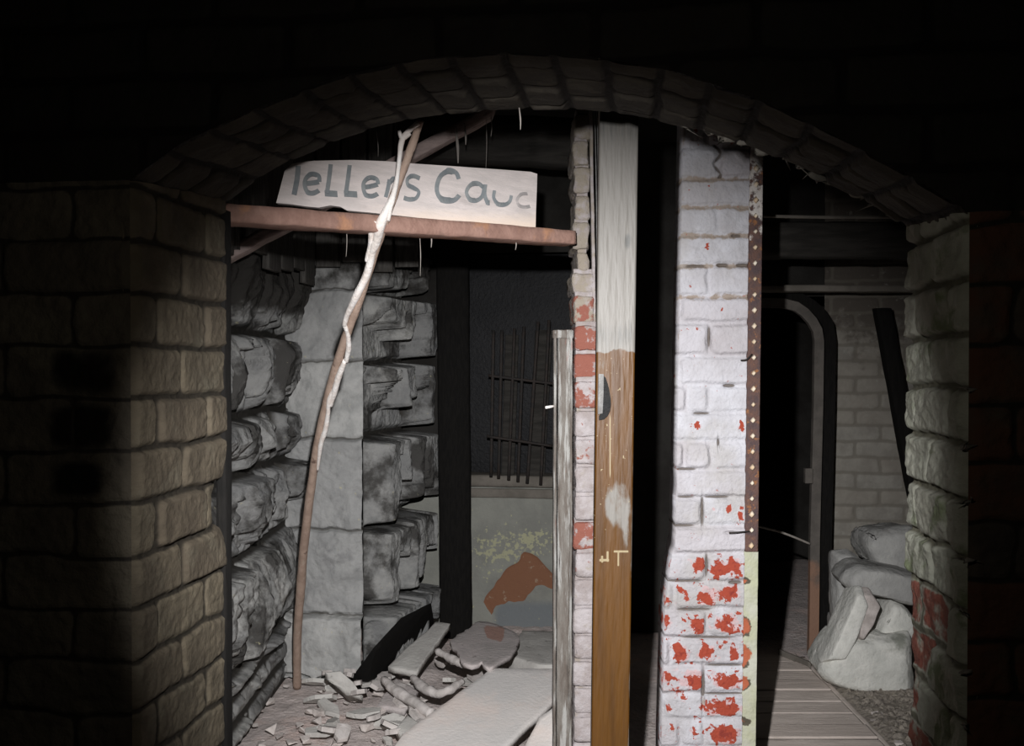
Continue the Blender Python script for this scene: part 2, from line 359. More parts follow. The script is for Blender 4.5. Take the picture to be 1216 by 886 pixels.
rubble_m = M('pale_rubble', (.80, .79, .73), (.64, .64, .59), 9, .93, layers=[dict(c=(.20, .21, .17), s=5, lo=.55, hi=.68, f1=.8), dict(c=(.55, .53, .47), s=22, lo=.62, hi=.7, f1=.7)], bump=(.6, 60))
grey_rubble = M('grey_rubble', (.48, .475, .45), (.37, .365, .35), 8, .95, layers=[dict(c=(.13, .12, .11), s=6, lo=.56, hi=.7, f1=.7)], bump=(.6, 60))
chip_m = M('rubble_chip', (.66, .60, .56), (.46, .41, .38), 20, .93)
web_m = M('dusty_cobweb', (.34, .31, .28), (.28, .25, .22), 30, .9)
mort_m = M('pale_mortar_lump', (.19, .175, .15), (.12, .11, .095), 30, .95)

# ============================================================= ARCH WALL (in front)
u = np.array((1.136, -.15, 0)); u /= np.linalg.norm(u); d = np.array((-u[1], u[0], 0)); zz = np.array((0, 0, 1.))
A0 = np.array((-.548, 1.44, 0))                      # left front corner of the opening, on the floor
A1 = np.array((.588, 1.29, 0)); WOP = np.linalg.norm(A1 - A0); DL = .325; DR = .285
B0 = A0 + d * DL + u * .002; B1 = A1 + d * DR
nb = np.cross(B1 - B0, zz); 
FR = [(153, 214), (215, 170), (300, 130), (400, 91), (500, 69), (600, 62), (700, 67), (800, 84), (900, 118), (1000, 165), (1080, 208), (1149, 252)]
BK = [(268, 238), (300, 214), (350, 186), (400, 165), (450, 149), (500, 138), (560, 131), (630, 127), (700, 129), (750, 135), (810, 149), (860, 161), (905, 177), (950, 196), (990, 216), (1040, 243), (1085, 270)]
def curve_pts(pix, P0, P1, n):
    nn = np.cross(P1 - P0, zz); L = np.array([hit(x, y, P0 + zz, nn) for x, y in pix])
    L[0, :2] = P0[:2]; L[-1, :2] = P1[:2]
    s = np.concatenate([[0], np.cumsum(np.linalg.norm(np.diff(L, axis=0), axis=1))]); t = np.linspace(0, s[-1], n)
    Q = np.stack([np.interp(t, s, L[:, k]) for k in range(3)], 1)
    for _ in range(6):
        Q[1:-1] = (Q[:-2] + 2 * Q[1:-1] + Q[2:]) / 4
    return Q, s[-1]
NA = 420
CF, LA = curve_pts(FR, A0, A1, NA); CB, _ = curve_pts(BK, B0, B1, NA)
wall_front = thing('wall_front', (A0 + A1) / 2, kind='structure')
# soffit
def Ssof(U, V):
    i = U / LA * (NA - 1); P = np.empty(U.shape + (3,)); t = V / .32
    for k in range(3):
        P[..., k] = np.interp(i, np.arange(NA), CF[:, k]) * (1 - t) + np.interp(i, np.arange(NA), CB[:, k]) * t
    T = np.gradient(P, axis=1); W = np.gradient(P, axis=0); Nn = np.cross(T, W); Nn /= np.linalg.norm(Nn, axis=-1, keepdims=True) + 1e-9
    Nn *= np.where(Nn[..., 2:3] > 0, -1, 1); return P, Nn
def hsof(U, V, P):
    ub = np.arange(0, LA + .08, .0715)
    js = lambda c: ([.11, .215] if c % 2 else [.055, .16, .27])
    d_, rnd, fv, fu = brickpat(V, U, ub, js, .006, .005, 20, 5)
    b = sstep(-.002, .009, d_)
    e = sstep(0, .03, V) * (1 - sstep(.29, .32, V))
    h = (.007 * b + .009 * (rnd - .5) * b + .003 * fbm(P, 40, 3, 1) + .006 * fbm(P, 9, 3, 5)) * (.4 + .6 * e)
    return h, dict(mor=1 - b, rnd=rnd, ctl=rnd * 0)
heightfield('arch_soffit', Ssof, lin(0, LA, 520), lin(0, .32, 90), hsof, arch_brick, wall_front)
# jambs
def jamb(name, P0, P1, z0, ztop0, ztop1, mat, phase, sp, joints, seed, flipn, H, extra, nz=520, nw=90, thick=None):
    L = np.linalg.norm((P1 - P0)[:2]); n = np.cross(P1 - P0, zz); n /= np.linalg.norm(n); n = n * flipn
    def S(U, V):
        t = U / L; zt = ztop0 * (1 - t) + ztop1 * t; P = P0 + (P1 - P0) * t[..., None]; P = P.copy(); P[..., 2] = z0 + (zt - z0) * V
        return P, np.broadcast_to(n, P.shape)
    vb = phase + sp * np.arange(-18, 12)
    def h(U, V, P):
        hh, b, rnd, fv, fu = brickh(U, P[..., 2], P, vb, joints, H=H, r=.007, rough=.002, m=.005, warp=.006, seed=seed, prot=.008)
        ed = sstep(0, .018, U) * (1 - sstep(L - .022, L, U)); a = dict(mor=1 - b, rnd=rnd, ctl=rnd * 0)
        hh = hh * (.1 + .9 * ed) - .012 * (1 - ed)
        return extra(U, P, hh, a, b, rnd, fv)
    return heightfield(name, S, lin(0, L, nw), lin(0, 1, nz), h, mat, wall_front)
def exL(U, P, h, a, b, rnd, fv):
    hole = np.exp(-(((P[..., 2] - Z(600, 1.74)) / .045) ** 2)) * sstep(.25, .31, U)
    return h - .03 * hole, a
def exR(U, P, h, a, b, rnd, fv):
    z = P[..., 2]; low = sstep(Z(560, 1.4), Z(760, 1.4), z)
    low = 1 - sstep(Z(740, 1.4), Z(600, 1.4), z)
    rec = (rnd > .42) * low * b
    a['ctl'] = rec * .8 + .25 * low * rnd
    h = h - .014 * rec * sstep(0, .4, rnd) + .010 * fbm(P, 22, 4, 31)
    return h, a
jamb('left_jamb', A0, B0, 0, CF[0, 2], CB[0, 2], left_brick, 1.3 + .023, .0763, lambda c: [.15] if c % 2 else [.07, .235], 11, 1, .008, exL)
jamb('right_jamb', A1, B1, 0, CF[-1, 2], CB[-1, 2], right_brick, 1.3 - .2537, .0725, lambda c: [.14] if c % 2 else [.06, .21], 23, -1, .012, exR)
# front faces
def Sface(U, V): 
    P = A0 + U[..., None] * u + zz * V[..., None]; P = P.copy(); return P, np.broadcast_to(-d, P.shape)
vbL = 1.3 + .023 + .0763 * np.arange(-20, 20)
def hface_dark(U, V, P):
    h, b, rnd, fv, fu = brickh(U, V, P, vbL, running(.215, .01), H=.004, r=.006, m=.004, rough=.003, seed=44, warp=.008, prot=.006)
    ed = np.minimum(sstep(0, .012, np.abs(U)), sstep(0, .012, np.abs(U - WOP)))
    px, py = proj(P)
    patch = np.zeros(U.shape)
    for (cx, cy, rx, ry) in ((100, 440, 45, 30), (100, 508, 45, 30), (95, 568, 38, 24)): patch = np.maximum(patch, np.exp(-(((px - cx) / rx) ** 4 + ((py - cy) / ry) ** 4)))
    return h * ed, dict(mor=1 - b, rnd=rnd, ctl=patch * .8 + 0 * U)
heightfield('left_face', Sface, lin(-1.0, 0, 260), lin(0, CF[0, 2], 420), hface_dark, face_brick, wall_front)
def hfaceR(U, V, P):
    h, a = hface_dark(U, V, P); a['ctl'] = .5 * (a['rnd'] > .4); return h, a
heightfield('right_face', Sface, lin(WOP, WOP + .9, 240), lin(0, CF[-1, 2], 420), hfaceR, rface_brick, wall_front)
def Stop(U, V):            # above the arch: U along the curve 0..1 (beyond = flat sides), V 0..1 up to the ceiling
    i = np.clip(U, 0, 1) * (NA - 1); w = np.interp(i, np.arange(NA), (CF - A0) @ u); zc = np.interp(i, np.arange(NA), CF[:, 2])
    w = w + np.where(U < 0, U, 0) + np.where(U > 1, U - 1, 0)
    z = zc * (1 - V) + 2.35 * V; P = A0 + w[..., None] * u; P = P.copy(); P[..., 2] = z; return P, np.broadcast_to(-d, P.shape)
def htop(U, V, P):
    w = (P - A0) @ u; h, b, rnd, fv, fu = brickh(w, P[..., 2], P, vbL, running(.215, .01), H=.006, r=.008, seed=45, warp=.005)
    return h * sstep(0, .05, V), dict(mor=1 - b, rnd=rnd, ctl=0 * w)
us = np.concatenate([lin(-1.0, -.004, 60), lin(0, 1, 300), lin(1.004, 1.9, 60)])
heightfield('upper_face', Stop, us, np.concatenate([lin(0, .3, 60), lin(.32, 1, 60)]), htop, shade_brick, wall_front)
# squeezed mortar on the right front corner
parts = []
rr = random.Random(3)
for k in range(-9, 4):
    z = 1.3 - .2537 + .0725 * k
    if z > CF[-1, 2] or z < .3: continue
    p = A1 + zz * z; parts.append(hull([p + np.array((rr.uniform(-.012, .014), rr.uniform(-.015, .01), rr.uniform(-.006, .006))) for _ in range(9)], .002, 2, .002, k, 40))
V_, F_ = join(*parts); build('squeezed_mortar', V_, F_, mort_m, wall_front)
# ragged mortar beads under the back edge of the arch, right side
parts = []
for k, i in enumerate(range(285, 415, 11)):
    p = CB[i]; r_ = .006 + .010 * ((k * 7) % 5) / 5
    parts.append(hull([p + np.array((rr.uniform(-1.9, 1.9) * r_, rr.uniform(-.02, .005), rr.uniform(-1.0, .6) * r_)) for _ in range(12)], .003, 2, .003, k, 40))
V_, F_ = join(*parts); build('mortar_bead', V_, F_, mort_m, wall_front)
# black strip added in place of the shade on the left jamb's back edge
V_, F_ = beam(B0 - d * .022 - u * .001, B0 - d * .022 - u * .001 + zz * (CB[0, 2] - .02), u * .009, d * .03, 30, .002, 5)
build('shade_trim_1', V_, F_, black_board, kind='structure')

# ============================================================= ROOM SHELL
NX = 200
def Sfl(U, V): P = np.stack([U, V, U * 0], -1); return P, np.broadcast_to(zz, P.shape)
def hfl(U, V, P):
    rub = sstep(-1.1, -.8, U) * (1 - sstep(.25, .5, U)) * sstep(2.6, 3.0, V)
    h = -.012 + .006 * fbm(P, 9, 4, 2) + rub * (.012 + .022 * np.maximum(0, fbm(P, 6, 4, 7)) + .006 * fbm(P, 35, 3, 9))
    return h, {}
heightfield('floor', Sfl, lin(-1.6, 2.6, 300), lin(-.8, 7, 420), hfl, old_floor, kind='structure')
V_, F_ = boxmesh(-1.7, 2.7, -.9, 7.1, 2.35, 2.45); build('ceiling', V_, F_, unlit_plaster, smooth=False, kind='structure')
# rear wall
R0 = np.array((-.03, 4.9, 0)); RN = -d
def wz(px, py): P = hit(px, py, R0, RN); return (P - R0) @ u, P[2]
def Srear(U, V): P = R0 + U[..., None] * u + zz * V[..., None]; P = P.copy(); return P, np.broadcast_to(RN, P.shape)
wL, zs = wz(543, 566); wR, _ = wz(716, 600); zs = Z(568, 4.88); zt = Z(300, 4.88)
dL = wz(860, 700)[0]; dR = wz(978, 700)[0]; dT = Z(352, 4.7)
wall_back = thing('wall_back', R0, kind='structure')
def inpoly(px, py, poly, soft=3.0):
    n = len(poly); ins = np.zeros(px.shape, bool); dist = np.full(px.shape, 1e9)
    for i in range(n):
        x1, y1 = poly[i]; x2, y2 = poly[(i + 1) % n]
        c = ((y1 > py) != (y2 > py)) & (px < (x2 - x1) * (py - y1) / (y2 - y1 + 1e-9) + x1); ins ^= c
        t = np.clip(((px - x1) * (x2 - x1) + (py - y1) * (y2 - y1)) / ((x2 - x1) ** 2 + (y2 - y1) ** 2), 0, 1)
        dist = np.minimum(dist, np.hypot(px - x1 - t * (x2 - x1), py - y1 - t * (y2 - y1)))
    return sstep(-soft, soft, np.where(ins, dist, -dist))
def hplas(U, V, P):
    px, py = proj(P)
    q = 6 * fbm(P, 9, 3, 3)
    ctl = inpoly(px + q, py + q, [(576, 716), (590, 690), (612, 666), (624, 657), (640, 664), (658, 684), (700, 692), (655, 696), (638, 698), (622, 714), (606, 716), (592, 722), (584, 730)], 2)
    fl = np.exp(-(((px - 590) / 60) ** 2 + ((py - 655) / 32) ** 2)) + .7 * np.exp(-(((px - 640) / 30) ** 2 + ((py - 640) / 14) ** 2))
    pale = sstep(700, 730, py) * sstep(575, 600, px)
    h = .004 * fbm(P, 6, 4, 3) + .001 * fbm(P, 40, 2, 4) - .006 * ctl
    return h, dict(ctl=ctl, fleck=np.clip(fl, 0, 1), pale=pale)
heightfield('plaster_below_window', Srear, lin(-1.3, wR, 300), lin(0, zs, 160), hplas, plaster, wall_back)
vbR = .03 + .075 * np.arange(0, 40)
def hrear(U, V, P):
    h, b, rnd, fv, fu = brickh(U, V, P, vbR, running(.22, .03), H=.004, r=.012, seed=61, rough=.0015, warp=.006, prot=.004)
    return h, dict(mor=1 - b, rnd=rnd, ctl=sstep(1.15, 1.7, V))  # ctl paints the upper bricks darker, as if light faded upward
heightfield('brickwork_beside_doorway', Srear, lin(dR, 3.0, 300), lin(0, 2.35, 340), hrear, rear_brick, wall_back)
def hflat(U, V, P): return .003 * fbm(P, 8, 3, 2), {}
heightfield('pier_beside_window', Srear, lin(wR, dL, 40), lin(0, 2.35, 60), hflat, unlit_plaster, wall_back)  # painted black so the gap beside the upright board stays dark
heightfield('pier_left_of_window', Srear, lin(-1.5, wL, 60), lin(zs, 2.35, 60), hflat, unlit_plaster, wall_back)
heightfield('wall_above_window', Srear, lin(wL, wR, 40), lin(zt, 2.35, 30), hflat, unlit_plaster, wall_back)
heightfield('wall_above_doorway', Srear, lin(dL, dR, 30), lin(dT, 2.35, 30), hflat, unlit_plaster, wall_back)
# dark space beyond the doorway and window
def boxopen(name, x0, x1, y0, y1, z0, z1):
    V_, F_ = boxmesh(x0, x1, y0, y1, z0, z1); return build(name, V_, [F_[0], F_[1], F_[3], F_[4], F_[5]], unlit_plaster, smooth=False, kind='structure')
V_, F_ = boxmesh(-1.7, 2.7, 6.6, 6.7, 0, 2.35); build('wall_beyond', V_, F_, unlit_plaster, smooth=False, kind='structure')
V_, F_ = boxmesh(2.55, 2.65, .9, 6.6, 0, 2.35); build('wall_right', V_, F_, unlit_plaster, smooth=False, kind='structure')
V_, F_ = boxmesh(-1.65, -1.55, -.8, 6.6, 0, 2.35); build('wall_outer', V_, F_, unlit_plaster, smooth=False, kind='structure')
V_, F_ = boxmesh(-1.55, 2.55, -.8, -.7, 0, 2.35); build('wall_passage', V_, F_, unlit_plaster, smooth=False, kind='structure')

# left stone wall (side wall of the room)
def blockfield(U, V, vb, joints, seed, prof, H, m=.02):
    dd, rnd, fv, fu = brickpat(U, V, vb, joints, m, .012, 9, seed)
    b = sstep(-.004, .02, dd); P = np.stack([U, V, rnd * 40], -1)
    # broken facets: lowest of several tilted planes picked per stone
    cx = (fu - .5); cy = (fv - .5); h = np.full(U.shape, 9.)
    for k in range(7):
        r1 = _h((rnd * 65535).astype(np.int64), np.full(U.shape, k, np.int64), np.full(U.shape, 1, np.int64), seed) - .5
        r2 = _h((rnd * 65535).astype(np.int64), np.full(U.shape, k, np.int64), np.full(U.shape, 2, np.int64), seed) - .5
        r3 = _h((rnd * 65535).astype(np.int64), np.full(U.shape, k, np.int64), np.full(U.shape, 3, np.int64), seed)
        h = np.minimum(h, .55 + .6 * r3 + 2.2 * r1 * cx + 2.0 * r2 * cy)
    h = np.clip(h, 0, 1.1)
    wd_ = fbm(np.stack([U, V * .2, rnd * 9], -1), 9, 3, seed + 50)
    wl_ = fbm(np.stack([U, V, rnd * 5], -1), 4.5, 3, seed + 52)
    h = h * (.08 + .92 * sstep(-.03, .035, wd_ * 1.25 + .5 * wl_ + .7 * (fv - .42 - .5 * (rnd - .5)))) * prof(fv) * H + H * .30 * np.abs(fbm(P * np.array((1, .35, 1)), 26, 4, seed + 5)) + .004 * fbm(P, 60, 3, seed + 6)
    return h * b, b, rnd, fv, fu
XL = -.93
def Sleft(U, V): P = np.stack([U * 0 + XL, U, V], -1); return P, np.broadcast_to(np.array((1., 0, 0)), P.shape)
zr = [0, .09, .18, .27, .64, .92, 1.12, 1.40, 1.74, 2.35]
jl = [[2.2, 2.6, 3.05, 3.5, 3.9], [2.4, 2.8, 3.3, 3.75], [2.2, 2.6, 3.1, 3.6, 4.0], [2.2, 2.9, 3.32, 3.7, 4.4], [2.6, 3.2, 3.5, 3.9], [2.3, 3.0, 3.43, 3.8], [2.5, 3.25, 3.7, 4.2]]
def hleft(U, V, P):
    h, b, rnd, fv, fu = blockfield(U, V, zr, jl, 71, lambda f: .6 + .4 * sstep(.0, .75, f), .15)
    low = 1 - sstep(.2, .3, V); h = h * (1 - .7 * low)
    return h, dict(mor=1 - b, rnd=rnd, ctl=sstep(1.42, 1.55, V) * .9)  # ctl paints the upper stones dark in place of shade
heightfield('wall_left', Sleft, lin(1.82, 4.9, 420), lin(0, 2.35, 420), hleft, shaded_stone, kind='structure')

# ============================================================= STONE PIER
sp = thing('stone_pier', (-.72, 4.3, 0), 'rough-hewn grey stone block pier standing behind the leaning pole', 'stone pier')
xa, xb = (362 - CX) / F * 4.13, (431 - CX) / F * 4.1
zc_ = [0] + [Z(y, 4.12) for y in (800, 728, 628, 520, 430, 345, 283)] + [2.35]
Pq = np.array((xb, 4.1, 0)); Rq = np.array((-.45, 4.75, 0)); Lq = np.array((-.96, 4.14, 0))
def Sfront(U, V): t = U[..., None]; P = Lq * (1 - t) + Pq * t; P = P.copy(); P[..., 2] = V; n = np.array((-.06, -1, 0)); return P, np.broadcast_to(n / np.linalg.norm(n), P.shape)
def offs(fv, V):                       # stones stand proud of one another
    i = np.searchsorted(zc_, V) - 1; a = np.array((.10, .07, .02, .035, .0, .02, -.02, -.03, 0.)); return a[np.clip(i, 0, 8)]
def hf(U, V, P):
    dd, rnd, fv, fu = brickpat(U, V, zc_, [[-1]], .004, .016, 9, 81); b = sstep(-.004, .012, dd)
    h = .010 * b + .022 * fbm(P, 8, 4, 82) + .006 * fbm(P, 30, 3, 83) + .8 * offs(fv, V) * b
    h = h * (1 - .0 * U) - .03 * sstep(.86, 1, U) * (.5 + .5 * fbm(P, 14, 3, 2))
    return h, dict(mor=1 - b, rnd=rnd, ctl=.65 * sstep(1.45, 1.75, V))  # ctl paints the pier's upper part dark, as if light fell off
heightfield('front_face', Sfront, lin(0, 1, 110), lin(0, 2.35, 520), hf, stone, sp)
def Sside(U, V):
    t = U[..., None]; P = Pq * (1 - t) + Rq * t; P = P.copy(); P[..., 2] = V; n = np.array((.65, -.156, 0)); return P, np.broadcast_to(n / np.linalg.norm(n), P.shape)
def hs(U, V, P):
    js = [[.5], [.6], [.45, .95], [.55], [.4, .9], [.6], [.5], [.4]]
    dd, rnd, fv, fu = brickpat(U * .65, V, zc_, [[x * .65 for x in j] for j in js], .014, .012, 9, 85); b = sstep(-.004, .02, dd)
    prof = sstep(.10, .80, fv) * (1 - sstep(.93, 1.0, fv) * .5)
    tri = np.clip(.35 + .9 * (fv - np.abs(fu - .45) * .9), 0, 1)
    Pn = P * np.array((1, 1, .28))
    wd_ = fbm(P * np.array((1, 1, .5)), 6, 4, 186)
    wd_ = fbm(P * np.array((1, 1, .16)), 10, 3, 186) + .25 * (rnd - .5)
    wl_ = fbm(P, 5, 3, 188)
    tri = sstep(-.03, .035, wd_ * 1.25 + .35 * wl_ + .75 * (fv - .42 - .4 * (rnd - .5)))
    h = -.06 + b * (.165 * sstep(0, .1, fv) * (.10 + .90 * tri) + .035 * np.abs(fbm(P * np.array((1, 1, .35)) + .03 * wd_[..., None], 17, 5, 86))) + .5 * offs(fv, V) * b - .02 + .003 * fbm(P, 60, 3, 8)
    e = sstep(0, .10, U); h = h * e + (1 - e) * .0
    return h, dict(mor=1 - b, rnd=rnd, ctl=.65 * sstep(1.45, 1.75, V))  # same shade painted into the top of the side face
heightfield('side_face', Sside, lin(0, 1, 200), lin(0, 2.35, 520), hs, shaded_stone, sp)

# ============================================================= BRICK PIER
bp = thing('brick_pier', ((.43 + .65) / 2, 2.72, 0), 'white-painted brick pier with red bricks showing through the peeling paint', 'brick pier')
YP = 2.67
def xr(z): return np.interp(z, [0, Z(886, YP), Z(180, YP), 2.35], [.606, (881.5 - CX) / F * YP, (889 - CX) / F * YP, .636])
lines = [175.5, 212, 246, 280, 315.5, 352, 383, 422.5, 458, 490, 524, 557, 590.5, 624, 657.5, 690.5, 723.5, 757.5, 790.5, 824, 855.7, 889]
vz = sorted([Z(y, YP) for y in lines]); vz = [vz[0] - .0735 * k for k in range(12, 0, -1)] + vz; vz = vz + [vz[-1] + .078 * k for k in range(1, 12)]
Jpx = {175: [852], 212: [], 246: [852], 280: [], 315: [842], 352: [806], 383: [842], 422: [806], 458: [842, 816], 490: [], 524: [845, 812], 557: [800], 590: [834], 624: [797], 657: [839], 690: [800], 723: [840], 757: [797], 790: [838], 824: [788], 855: [838, 808]}
jx = {}
for k, v in Jpx.items(): jx[round(Z(k, YP), 2)] = v
def jpier(c):
    zt_ = vz[c + 1]; best = None
    for k, v in Jpx.items():
        if abs(Z(k, YP) - zt_) < .02: best = v
    if best is None: best = [840] if c % 2 else [800]
    return sorted((x - CX) / F * YP for x in best)
peel = [(830, 669, 12, 13, 1), (853, 677, 9, 12, 1.3), (870, 672, 10, 10, 1.2), (794, 710, 5, 5, .8), (842, 706, 17, 13, .9), (867, 702, 11, 11, 1.4), (830, 743, 13, 11, 1.1), (792, 737, 6, 10, .9), (865, 743, 18, 14, 1.1),
        (807, 776, 13, 12, 1.2), (838, 773, 13, 10, 1.0), (870, 776, 7, 9, 1.1), (822, 806, 17, 13, 1.2), (791, 803, 6, 10, .9), (863, 809, 20, 11, 1.1), (858, 840, 26, 13, 1.1), (861, 872, 18, 12, 1.5), (823, 872, 9, 10, .7), (797, 869, 8, 9, .5),
        (823, 393, 14, 8, .5), (826, 506, 11, 6, .75), (879, 509, 5, 9, .9), (866, 604, 5, 5, 1.1), (879, 612, 4, 5, 1.1), (855, 160, 34, 11, .85), (823, 353, 20, 6, .3), (847, 604, 3, 3, .9), (800, 588, 4, 3, .7), (835, 610, 4, 3, .5), (880, 602, 4, 4, .8)]
def xlf(z): return np.interp(z, [Z(y, YP) for y in (886, 720, 672, 640, 400, 150)], [(x - CX) / F * YP for x in (786, 790, 796, 802, 806, 811)])
def Sp(U, V): 
    P = np.stack([xlf(V) + U * (xr(V) - xlf(V)), U * 0 + YP, V], -1); return P, np.broadcast_to(np.array((0, -1., 0)), P.shape)
def hp(U, V, P):
    x = P[..., 0]; h, b, rnd, fv, fu = brickh(x, V, P, vz, jpier, H=.0075, r=.011, rough=.0018, m=.005, warp=.005, seed=91, prot=.005)
    px, py = proj(P); ctl = np.zeros(x.shape)
    for cx, cy, rx, ry, s in peel: ctl = np.maximum(ctl, s * np.exp(-(((px - cx) / rx) ** 2 + ((py - cy) / ry) ** 2) ** 1.3))
    low = sstep(655, 665, py); ctl = np.maximum(ctl * .74, .20 * low) - .16 * (1 - low)
    ctl = np.where(py > 195, ctl * (.25 + .75 * b), ctl)
    dirt_shade = np.zeros(x.shape)
    for yl in (212, 246, 280, 315.5, 352): dirt_shade = np.maximum(dirt_shade, np.exp(-((py - yl - 1) / 4.5) ** 2))
    dirt_shade = np.maximum(dirt_shade, np.exp(-((px - 800) / 12) ** 2) * (py < 420) * .5) + .25 * (1 - sstep(170, 240, py))  # dirt at the top, plus shading painted down the left edge
    crack = np.exp(-((px - 852 - 4 * np.sin(py * .25)) / 2.2) ** 2) * ((py > 172) & (py < 212))
    # crazed gaps in the joints
    gap = 0
    for gx, gy, gw, gh in ((882, 315, 8, 2.2), (858, 315, 7, 2), (826, 316, 12, 1.4), (866, 458, 7, 2), (833, 491, 10, 1.4), (815, 557, 12, 1.2), (808, 624, 17, 1.4), (851, 590, 14, 1.2), (834, 607, 1.6, 17), (867, 632, 7, 1.8), (842, 400, 1.6, 12), (874, 280, 6, 1.5), (853, 526, 1.3, 8), (815, 590, 10, 1.1), (824, 724, 20, 1.2), (840, 757, 34, 1.2), (860, 790, 22, 1.2), (812, 690, 22, 1.2), (860, 824, 26, 1.2), (835, 820, 2, 26), (839, 672, 1.5, 14), (873, 692, 8, 1.8)):
        gap = np.maximum(gap, np.exp(-(((px - gx) / gw) ** 4 + ((py - gy) / gh) ** 2)))
    gap = np.maximum(gap, crack * .8)
    return h - .010 * gap, dict(mor=(1 - b) * .55 + .9 * gap, rnd=rnd, ctl=ctl, dirt_shade=dirt_shade + .5 * gap)
heightfield('brickwork', Sp, lin(0, 1, 130), lin(0, 2.35, 1050), hp, white_brick, bp, close=(0, .105, 0))
# iron strip and painted edge on the right-hand corner
def Sst(w0, w1, dy):
    def S(U, V): P = np.stack([xr(V) + w0 + U * (w1 - w0 - (.003 * (V < 0))), U * 0 + YP + dy, V], -1); return P, np.broadcast_to(np.array((0, -1., 0)), P.shape)
    return S
zi = Z(655, YP)
def hst(U, V, P):
    px, py = proj(P); ctl = .55 * sstep(370, 250, py) if False else .45 * (1 - sstep(240, 330, py)) + .1
    return .0012 * fbm(P, 60, 3, 5), dict(ctl=ctl)
st = heightfield('perforated_strip', Sst(.002, .035, -.010), lin(0, 1, 14), lin(zi, 1.98, 400), hst, iron_m, bp, close=(0, .105, 0), label='rusty iron strip with a row of pale plugged holes')
parts = []
for k in range(25):
    y = 648 - 18.6 * k * (1 + .000 * k); z = Z(y, YP)
    if y < 190: break
    p = np.array((float(xr(z)) + .0175, YP - .011, z)); s = .0080 * rr.uniform(.8, 1.15)
    pts = [p + np.array(q) * s for q in ((1, 0, 0), (-1, 0, 0), (0, 0, 1.25), (0, 0, -1.1), (0, -.9, 0), (.4, -.7, .3), (-.4, -.7, -.3), (0, .8, 0))]
    V_, F_ = hull(pts, .001, 1, 0, k, 90); build('hole_plug', V_, F_, stud_m, bp)
def hed(U, V, P):
    px, py = proj(P); c = np.zeros(px.shape)
    for cy, s in ((745, 14), (780, 18), (812, 8), (690, 5), (857, 6)): c = np.maximum(c, np.exp(-((py - cy) / s) ** 2) * sstep(.9, .1, U) if False else np.exp(-((py - cy) / s) ** 2) * (1 - U) * 1.2)
    return .003 * fbm(P, 35, 3, 6) - .003 * c, dict(ctl=c)
heightfield('painted_edge', Sst(.001, .037, -.006), lin(0, 1, 24), lin(0, zi - .001, 420), hed, edge_m, bp, close=(0, .105, 0), label='yellowish-white painted edge strip below the rusty iron')
# nails poking out
for (x, y, x2, y2) in ((866, 633, 890, 631), (880, 428, 893, 421)):
    V_, F_ = tube([at(x, y, YP - .02), at((x + x2) / 2, y - 1, YP - .03), at(x2, y2, YP - .012)], .0022, 6, 0, 0, 3); build('nail', V_, F_, dark_iron, bp)

# ============================================================= BROKEN BRICK PARTITION END
YS = 2.72
sb = thing('broken_brick_partition', ((697 - CX) / F * YS, YS + .12, 0), 'narrow broken brick wall end, ragged at the top, beside the brown board', 'brick wall')
ys = [130, 164, 196, 229, 262, 296, 322, 349, 385, 418, 451, 486, 520, 553, 587, 620, 655.5, 688, 722, 755, 786, 818, 851, 884]
e_ = 884
while Z(e_, YS) > .03: e_ += 33; ys.append(e_)
redc = {349: .42, 385: .5, 418: .5, 451: .45, 486: .2, 520: .3, 620: .55, 655.5: .3, 688: .1, 164: .15, 229: .2}
parts = []; ctl = []; mor = []; dirt_shade = []
rr = random.Random(12)
for i in range(len(ys) - 1):
    y0, y1 = ys[i], ys[i + 1]; up_ = y0 < 380
    tilt = -(y0 - 500) * .004
    xl = 683 + (rr.uniform(-3, 3) if up_ else rr.uniform(-1, 1)) + tilt - (1 if up_ else 0); xR = (700 + rr.uniform(-1.5, 1.5) + (y0 > 300) * 5 if up_ else 710.5 + rr.uniform(-1, 1)) + tilt * .5
    z1 = Z(y0, YS) - .004; z0 = max(Z(y1, YS) + .003, 0); yo = YS + rr.uniform(-.008, .008) + (.02 if up_ else 0)
    V_, F_ = hull(boxpts((xl - CX) / F * YS, (xR - CX) / F * YS, yo, yo + .23, z0, z1), .010 if up_ else .005, 3, .010, i, 30)
    parts.append((V_, F_)); n = len(V_); ctl.append(np.full(n, redc.get(y0, .08))); mor.append(np.zeros(n)); dirt_shade.append(np.full(n, .45 if up_ else .1))
    # mortar bed
    V_, F_ = hull(boxpts((xl + 1.5 - CX) / F * YS, (xR - 1.5 - CX) / F * YS, yo + .010, yo + .22, z1 - .004, z1 + .012), .004, 2, .002, i + 50, 30)
    parts.append((V_, F_)); n = len(V_); ctl.append(np.zeros(n)); mor.append(np.full(n, .7)); dirt_shade.append(np.full(n, .2))
V_, F_ = join(*parts); build('brickwork', V_, F_, stub_brick, sb, attrs=dict(ctl=np.concatenate(ctl), mor=np.concatenate(mor), dirt_shade=np.concatenate(dirt_shade)))
# thin lath and wires beside it
V_, F_ = beam(at(701.5, 128, YS + .02), at(706, 383, YS + .02), (.0045, 0, 0), (0, .03, 0), 30, .002, 3); build('thin_lath', V_, F_, stub_brick, sb, attrs=dict(ctl=np.zeros(len(V_)), mor=np.full(len(V_), .3), dirt_shade=np.full(len(V_), .4)))
for k, (x0, x1) in enumerate(((706, 709), (709, 711))):
    V_, F_ = tube([at(x0, 120, 2.55), at((x0 + x1) / 2 + 1, 250, 2.55), at(x1, 380, 2.55), at(x1 - 1, 470, 2.55)], .0018, 6, 0, 0, 5)
    build('hanging_wire', V_, F_, pull_m, label=('thin wire hanging in the gap, left one nearest the broken bricks', 'thin wire hanging in the gap, right one nearest the brown board')[k], cat='wire', group='wires in the gap beside the brown board')

